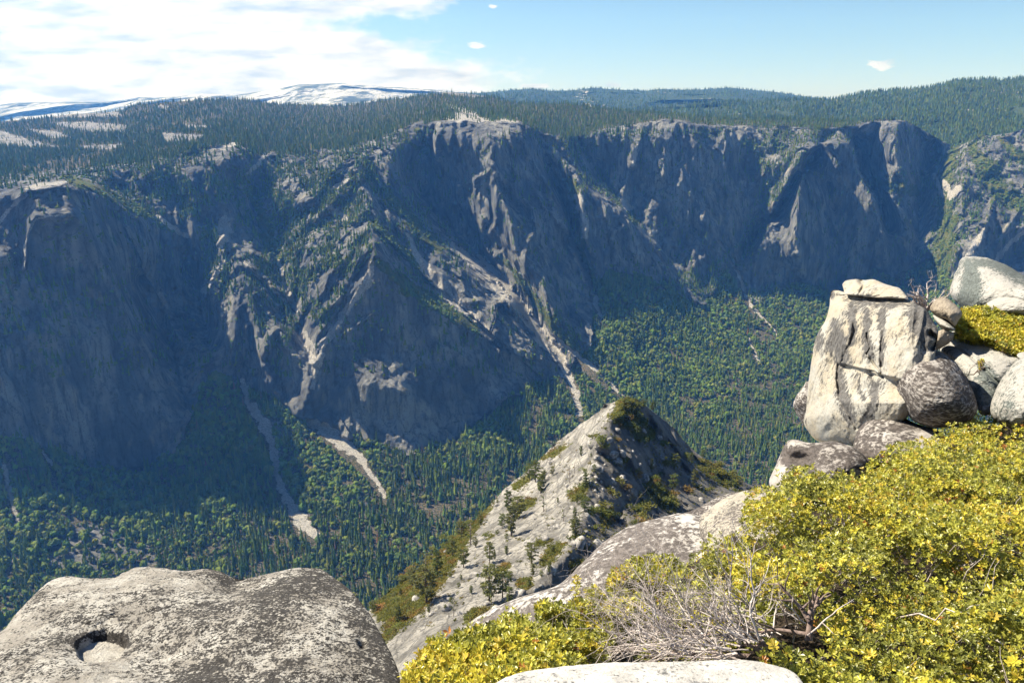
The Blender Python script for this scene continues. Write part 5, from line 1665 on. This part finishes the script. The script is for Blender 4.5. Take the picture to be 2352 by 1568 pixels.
    rock('ground', None, GR, 3.85, soil.mat, 0, .00135, .1, 1.5, (1800, 1500), 300, 120, 6.0, (.06, .5), seed=20, kind='structure')
    GR2 = Rk([(1200, 520), (1300, 440), (1500, 410), (1750, 430), (2300, 450), (2400, 700), (1800, 760), (1700, 680), (1560, 650), (1400, 580), (1280, 550)])
    rock('ground', None, GR2, 10.2, soil.mat, 0, .0012, .1, 1.0, None, 120, 40, 4.0, (.06, .5), seed=21, kind='structure')


build_rocks()

# ------------------------------------------------------------------ shrubs
def tube_mesh(paths, sides=5):
    """paths: list of (points (n, 3), radii (n,))"""
    V, Fc, n0 = [], [], 0
    an = np.arange(sides) * 2 * math.pi / sides
    for P, R in paths:
        n = len(P)
        T = np.gradient(P, axis=0)
        T /= np.linalg.norm(T, axis=1)[:, None] + 1e-9
        A = np.cross(T, np.array([0.31, 0.92, 0.22])); A /= np.linalg.norm(A, axis=1)[:, None] + 1e-9
        B = np.cross(T, A)
        v = P[:, None] + R[:, None, None] * (np.cos(an)[None, :, None] * A[:, None] + np.sin(an)[None, :, None] * B[:, None])
        V.append(v.reshape(-1, 3))
        Fc.append(grid_faces(n, sides, True) + n0)
        n0 += n * sides
    return np.concatenate(V), np.concatenate(Fc)


def rosette_protos(rng, k=8):
    out = []
    for _ in range(k):
        V = []
        n = rng.randint(6, 10)
        for i in range(n):
            an = i * 2.4 + rng.uniform(-.3, .3)
            el = rng.uniform(.1, 1.1)
            L = rng.uniform(.75, 1.15); w = L * rng.uniform(.15, .22)
            d = np.array([math.cos(an) * math.cos(el), math.sin(an) * math.cos(el), math.sin(el)])
            s = np.array([-math.sin(an), math.cos(an), rng.uniform(-.4, .4)]); s /= np.linalg.norm(s)
            up = np.cross(d, s)
            st = np.array([0, 0, -.25 * (n - i) / n])
            fold = rng.uniform(.1, .35)
            b = st + d * .10
            V += [b, st + d * .45 * L + s * w + up * w * fold, st + d * .78 * L + s * w * .85 + up * w * fold, st + d * L - up * .03, st + d * .78 * L - s * w * .85 + up * w * fold, st + d * .45 * L - s * w + up * w * fold]
        V = np.array(V)
        q = np.arange(n)[:, None] * 6
        Fc = np.concatenate([q + np.array([[0, 1, 2, 3]]), q + np.array([[0, 3, 4, 5]])])
        out.append((V, Fc))
    return out


def mat_leaf():
    m = M('shrub_leaf', 0.36, 0.5)
    c = m.attr('tint', False)
    m.color(c)
    tr = m.N.new('ShaderNodeBsdfTranslucent')
    m.L.new(c, tr.inputs[0])
    mx = m.N.new('ShaderNodeMixShader')
    mx.inputs[0].default_value = 0.30
    m.L.new(m.bsdf.outputs[0], mx.inputs[1]); m.L.new(tr.outputs[0], mx.inputs[2])
    m.L.new(mx.outputs[0], m.N['Material Output'].inputs['Surface'])
    return m.mat


MAT_LEAF = mat_leaf()
MAT_TWIG = mat_plain('grey_twig', (0.52, 0.47, 0.44), (0.30, 0.25, 0.23), 30, .8)
MAT_STEM = mat_plain('shrub_stem', (0.22, 0.17, 0.14), (0.11, 0.08, 0.065), 30, .8)
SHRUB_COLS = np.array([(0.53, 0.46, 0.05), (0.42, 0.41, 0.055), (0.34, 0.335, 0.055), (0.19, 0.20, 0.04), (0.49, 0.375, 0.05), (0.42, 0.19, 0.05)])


def shrub(label, poly, Yfun, size, n, seed, thick=0.45, lump=0.16, gap=0.36, base=None, probs=(.22, .32, .24, .12, .085, .015), nbranch=140, stick=0.5, dens_pow=1.6):
    rng = np.random.RandomState(seed)
    a = np.array(poly)
    mn, mx = a.min(0) - 10, a.max(0) + 10
    q = rng.rand(n * 5, 2) * (mx - mn) + mn
    w = np.stack([q[:, 0] / 34, q[:, 1] / 34, 0 * q[:, 0] + seed], 1)
    j = 34 * (fbm(w, 3, 401)[:, None] - .5) * np.array([[1, 1]])
    q = q[in_poly(q[:, 0] + j[:, 0], q[:, 1] + j[:, 1], poly)]
    Yc = Yfun(q[:, 0], q[:, 1])
    q = q[rng.rand(len(q)) < (Yc / Yc.max()) ** dens_pow][:n]
    Yc = Yfun(q[:, 0], q[:, 1])
    p = P3(q[:, 0], q[:, 1], Yc)
    L = lambda pp: 0.85 * (vnoise(pp / .95 + seed, 411) - .5) + 0.6 * (vnoise(pp / .33 + seed, 412) - .5)
    l0 = L(p)
    e = .05
    g = np.stack([(L(p + np.array([e, 0, 0])) - l0) / e, 0 * l0, (L(p + np.array([0, 0, e])) - l0) / e], 1)
    gapn = .62 * vnoise(p / .42 + 3.1 * seed, 421) + .38 * vnoise(p / .15 + 3.1 * seed, 422)
    depth_in = thick * rng.rand(len(p)) ** 1.7
    deep = (gapn < gap) | (vnoise(p / .75 + 5.7 * seed, 424) < .24)
    depth_in = np.where(deep, np.maximum(depth_in, thick * rng.uniform(.55, 1.1, len(p))), depth_in)
    keep = ~deep | (rng.rand(len(p)) < .7)
    vdir = p / np.linalg.norm(p, axis=1)[:, None]
    pos = p - vdir * (lump * 2 * l0)[:, None] + vdir * depth_in[:, None] * .7 + np.array([0, 0, -.45]) * depth_in[:, None]
    # some shoots reach out of the crown
    so = (rng.rand(len(p)) < .12) & ~deep
    pos[so] += np.array([0, 0, 1.0]) * (rng.rand(so.sum(), 1) * .10 * stick)
    axis = np.array([0, -.25, .85]) + .35 * rng.normal(size=p.shape) + np.array([-.2, 0, 0]) - 0.35 * g * np.array([1, 0, 1])
    axis /= np.linalg.norm(axis, axis=1)[:, None]
    pos, axis, p = pos[keep], axis[keep], p[keep]
    m = len(pos)
    tmp = np.where(np.abs(axis[:, 2:3]) > .9, np.array([[1., 0, 0]]), np.array([[0, 0, 1.]]))
    X = np.cross(tmp, axis); X /= np.linalg.norm(X, axis=1)[:, None]
    sp = rng.rand(m, 1) * 6.28
    Y2 = np.cross(axis, X)
    Xr = X * np.cos(sp) + Y2 * np.sin(sp)
    Yr = -X * np.sin(sp) + Y2 * np.cos(sp)
    sc = size * rng.uniform(.65, 1.25, m)
    cn = fbm(p / .4 + 9.7 + seed, 3, 431)
    ci = rng.choice(6, size=m, p=probs)
    ci = np.where((cn > .56) & (rng.rand(m) < .6), np.where(rng.rand(m) < .75, 0, 4), ci)
    ci = np.where((cn < .44) & (rng.rand(m) < .6), np.where(rng.rand(m) < .6, 2, 3), ci)
    ci = np.where((rng.rand(m) < .5) & (depth_in[keep] > thick * .5), 3, ci)     # many of the inner rosettes take the darkest green
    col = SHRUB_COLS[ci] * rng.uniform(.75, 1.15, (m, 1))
    protos = rosette_protos(rng)
    var = rng.randint(len(protos), size=m)
    Vs, Fs, Cs, n0 = [], [], [], 0
    for k, (pv, pf) in enumerate(protos):
        ix = np.nonzero(var == k)[0]
        v = (pv[None, :, 0:1] * Xr[ix, None] + pv[None, :, 1:2] * Yr[ix, None] + pv[None, :, 2:3] * axis[ix, None]) * sc[ix, None, None] + pos[ix, None]
        v = v.reshape(-1, 3)
        f = (pf[None] + (np.arange(len(ix)) * len(pv))[:, None, None] + n0).reshape(-1, 4)
        lc = col[ix][:, None, :] * (1 + .22 * (rng.rand(len(ix), len(pv) // 6, 1) * 2 - 1))
        Vs.append(v); Fs.append(f); Cs.append(np.repeat(lc, 6, axis=1).reshape(-1, 3))
        n0 += len(v)
    V = np.concatenate(Vs)
    org = V.mean(0); org[2] = V[:, 2].min()
    e = add_obj('shrub', None, None, org, label=label, category='shrub')
    add_obj('foliage', make_mesh('foliage', V - org, np.concatenate(Fs), MAT_LEAF, False, {'tint': np.concatenate(Cs)}), e)
    # woody stems from the ground into the crown, a few bare tips reaching out
    ids = rng.choice(m, size=min(nbranch, m), replace=False)
    paths = []
    for i in ids:
        tip = pos[i] + axis[i] * size * rng.uniform(-.2, 1.2)
        st = tip + np.array([rng.uniform(-.25, .4), rng.uniform(.0, .35), -rng.uniform(.25, .6)]) * (thick / .45)
        t = np.linspace(0, 1, 9)[:, None]
        bend = np.array([rng.uniform(-.12, .12), rng.uniform(-.08, .08), rng.uniform(-.15, .05)])
        P = st + (tip - st) * t + bend * np.sin(t * math.pi) + .012 * rng.normal(size=(9, 3))
        r0 = rng.uniform(.003, .008) * (size / .03)
        paths.append((P, np.linspace(r0, r0 * .3, 9)))
    v, f = tube_mesh(paths, 4)
    add_obj('branches', make_mesh('branches', v - org, f, MAT_TWIG if stick > .3 else MAT_STEM, True), e)
    return e


def canopy(Yb, Yt, yb=1568.0, yt=1000.0, k=0.0):
    wb, wt = 1 / Yb, 1 / Yt
    return lambda x, y: 1 / (wt + (wb - wt) * (y - yt) / (yb - yt) + k * (x - 1900))


def build_shrubs():
    main = [(1572, 1255), (1590, 1222), (1625, 1200), (1660, 1188), (1700, 1160), (1722, 1110), (1760, 1092), (1790, 1080), (1830, 1062), (1890, 1062), (1960, 1040), (2020, 1032), (2075, 1008), (2150, 982), (2200, 960), (2260, 938), (2352, 925), (2470, 920), (2700, 930), (2880, 980), (3000, 1200), (3040, 1760), (1760, 1780), (1722, 1600), (1735, 1520), (1770, 1462), (1850, 1455), (1905, 1420), (1930, 1370), (1880, 1345), (1800, 1330), (1740, 1322), (1660, 1300), (1600, 1290)]
    shrub('largest yellow green leathery leaved shrub filling the lower right corner', main, canopy(2.35, 6.6), .0255, 58000, 1, gap=.48, lump=.42, thick=.6, nbranch=680)
    left = [(905, 1600), (935, 1535), (968, 1500), (1000, 1470), (1045, 1452), (1090, 1442), (1130, 1425), (1165, 1408), (1200, 1420), (1245, 1392), (1290, 1352), (1335, 1345), (1375, 1350), (1405, 1400), (1400, 1470), (1370, 1510), (1290, 1522), (1210, 1540), (1150, 1562), (1110, 1640), (900, 1680)]
    shrub('low yellow shrub at the bottom left of the bright slab, beside the big boulder', left, canopy(2.35, 4.2, 1568, 1300), .024, 11000, 2, .34, .14, .43, nbranch=190)
    mid = [(1350, 1352), (1385, 1332), (1405, 1300), (1450, 1282), (1500, 1268), (1545, 1275), (1575, 1300), (1560, 1340), (1500, 1372), (1440, 1410), (1400, 1400)]
    shrub('small yellow shrub above the grey dry twigs in front of the dark slab', mid, canopy(3.0, 4.3, 1450, 1270), .030, 1700, 3, .30, .08, .36, nbranch=60)
    deepg = [(1420, 1400), (1500, 1380), (1600, 1320), (1720, 1340), (1800, 1360), (1760, 1450), (1640, 1480), (1480, 1490)]
    shrub('green leaves growing up through the grey dry twigs', deepg, canopy(2.9, 3.9, 1500, 1300), .028, 1100, 4, .3, .05, .40, probs=(.05, .2, .4, .34, .01, 0), nbranch=30)
    up = Rk([(1188, 495), (1200, 462), (1250, 425), (1300, 388), (1380, 368), (1500, 352), (1560, 366), (1650, 380), (1760, 400), (2050, 430), (2300, 520), (2250, 720), (1800, 740), (1640, 690), (1580, 680), (1500, 640), (1400, 592), (1300, 560), (1235, 545)])
    shrub('olive yellow shrub on the pale slab below the highest boulder', up, lambda x, y: 9.4 / (1 + .0012 * (y - 750)), .036, 12000, 5, .5, .14, .33, probs=(.30, .30, .2, .1, .09, .01), nbranch=60, stick=.1)
    tuft = Rk([(1335, 745), (1355, 715), (1378, 730), (1385, 775), (1360, 780)])
    shrub('tiny green tuft growing in a crack of the pale slab', tuft, lambda x, y: 0 * x + 8.35, .03, 60, 6, .1, .02, .1, probs=(.1, .3, .4, .2, 0, 0), nbranch=6, stick=.1)


def grow(paths, start, ang, length, Y, dY, r, depth, rng, curl=.25):
    """a twig drawn as a bending path; angles in the plane facing the viewer, Y drifts in depth"""
    n = max(6, int(length / 14))
    x, y = start
    pts, rad = [], []
    a = ang
    kids = []
    for i in range(n):
        pts.append(P3(x, y, Y + dY * i / n))
        rad.append(r * (1 - .72 * i / n))
        a += rng.normal() * curl
        a += .04 * (ang - a)
        st = length / n
        x += math.cos(a) * st; y -= math.sin(a) * st
        if depth > 0 and i > 0 and rng.rand() < .62:
            kids.append(((x, y), a + rng.choice([-1, 1]) * rng.uniform(.35, .95), length * rng.uniform(.28, .55), Y + dY * i / n, rad[-1]))
    paths.append((np.array(pts), np.array(rad)))
    for s, aa, L, YY, rr in kids:
        grow(paths, s, aa, L, YY, rng.uniform(-.12, .12), rr * .66, depth - 1, rng, curl * 1.15)


def build_dry():
    rng = np.random.RandomState(21)
    paths, thick = [], []
    # fan sweeping up and left, from stems lying along the slab
    for i in range(46):
        t = rng.rand()
        x = 1500 + 260 * t; y = 1505 - 40 * t + rng.uniform(-12, 10)
        grow(paths, (x, y), math.radians(rng.uniform(112, 172)), rng.uniform(110, 270), rng.uniform(2.35, 3.0), rng.uniform(-.05, .45), rng.uniform(.0034, .006), 2, rng, .16)
    for i in range(20):
        grow(paths, (rng.uniform(1640, 1860), rng.uniform(1400, 1470)), math.radians(rng.uniform(70, 165)), rng.uniform(80, 180), rng.uniform(2.6, 3.1), rng.uniform(-.1, .3), rng.uniform(.003, .005), 2, rng, .24)
    for i in range(14):
        grow(paths, (rng.uniform(1560, 1740), rng.uniform(1488, 1516)), math.radians(rng.uniform(165, 186)), rng.uniform(120, 260), 2.3 + rng.rand() * .25, rng.uniform(-.1, .15), rng.uniform(.003, .006), 1, rng, .12)
    for s, an, L, r in (((1858, 1470), 95, 120, .016), ((1856, 1420), 70, 90, .011), ((1858, 1425), 125, 120, .011), ((1780, 1490), 168, 190, .012), ((1760, 1500), 150, 170, .010), ((1850, 1455), 160, 170, .010), ((1720, 1505), 175, 240, .009)):
        grow(thick, s, math.radians(an), L, 2.75, .1, r, 1, rng, .16)
    v, f = tube_mesh(paths, 4)
    v2, f2 = tube_mesh(thick, 6)
    org = v.mean(0); org[2] = v[:, 2].min()
    e = add_obj('dry_shrub', None, None, org, label='tangle of grey leafless twigs lying over the bright slab', category='dry shrub')
    add_obj('twigs', make_mesh('twigs', v - org, f, MAT_TWIG, True), e)
    add_obj('stem', make_mesh('stem', v2 - org, f2, mat_plain('dry_stem', (.25, .19, .165), (.13, .095, .085), 25, .8), True), e)
    # leafless bush on the rocks
    paths, thick = [], []
    b = Rk([(1000, 410)])[0]
    for an, L in ((158, 46), (128, 42), (104, 56), (84, 66), (66, 70), (50, 52), (140, 50), (172, 44), (30, 36), (95, 40), (118, 60)):
        grow(paths, (b[0] + rng.uniform(-6, 6), b[1] + rng.uniform(-4, 6)), math.radians(an + rng.uniform(-8, 8)), L * 1.1, 9.9, rng.uniform(-.2, .3), .017, 3, rng, .32)
    for an in (150, 100, 62):
        grow(thick, (b[0], b[1] + 8), math.radians(an), 30, 9.9, .05, .024, 0, rng, .2)
    v, f = tube_mesh(paths, 4)
    v2, f2 = tube_mesh(thick, 6)
    org = v.mean(0); org[2] = v[:, 2].min()
    e = add_obj('dry_shrub', None, None, org, label='small bare grey bush standing behind the tall cream rock', category='dry shrub')
    add_obj('twigs', make_mesh('twigs', v - org, f, MAT_TWIG, True), e)
    add_obj('stem', make_mesh('stem', v2 - org, f2, MAT_STEM, True), e)


build_shrubs()
build_dry()

# ------------------------------------------------------------------ air
def build_haze():
    x0, x1, y0, y1, z0, z1 = -16000, 16000, -600, 16000, -1500, 1500
    V = np.array([(x, y, z) for z in (z0, z1) for y in (y0, y1) for x in (x0, x1)], float)
    Fc = np.array([(0, 2, 3, 1), (4, 5, 7, 6), (0, 1, 5, 4), (2, 6, 7, 3), (0, 4, 6, 2), (1, 3, 7, 5)])
    mat = bpy.data.materials.new('haze_air')
    mat.use_nodes = True
    nt = mat.node_tree
    nt.nodes.clear()
    out = nt.nodes.new('ShaderNodeOutputMaterial')
    vol = nt.nodes.new('ShaderNodeVolumePrincipled')
    vol.inputs['Color'].default_value = (0.10, 0.34, 1.0, 1)
    vol.inputs['Density'].default_value = HAZE_DENSITY
    vol.inputs['Absorption Color'].default_value = (1, 1, 1, 1)
    vol.inputs['Anisotropy'].default_value = 0.2
    nt.links.new(vol.outputs[0], out.inputs['Volume'])
    add_obj('haze', make_mesh('haze', V, Fc, mat), kind='stuff')


HAZE_DENSITY = 5.2e-5
build_haze()
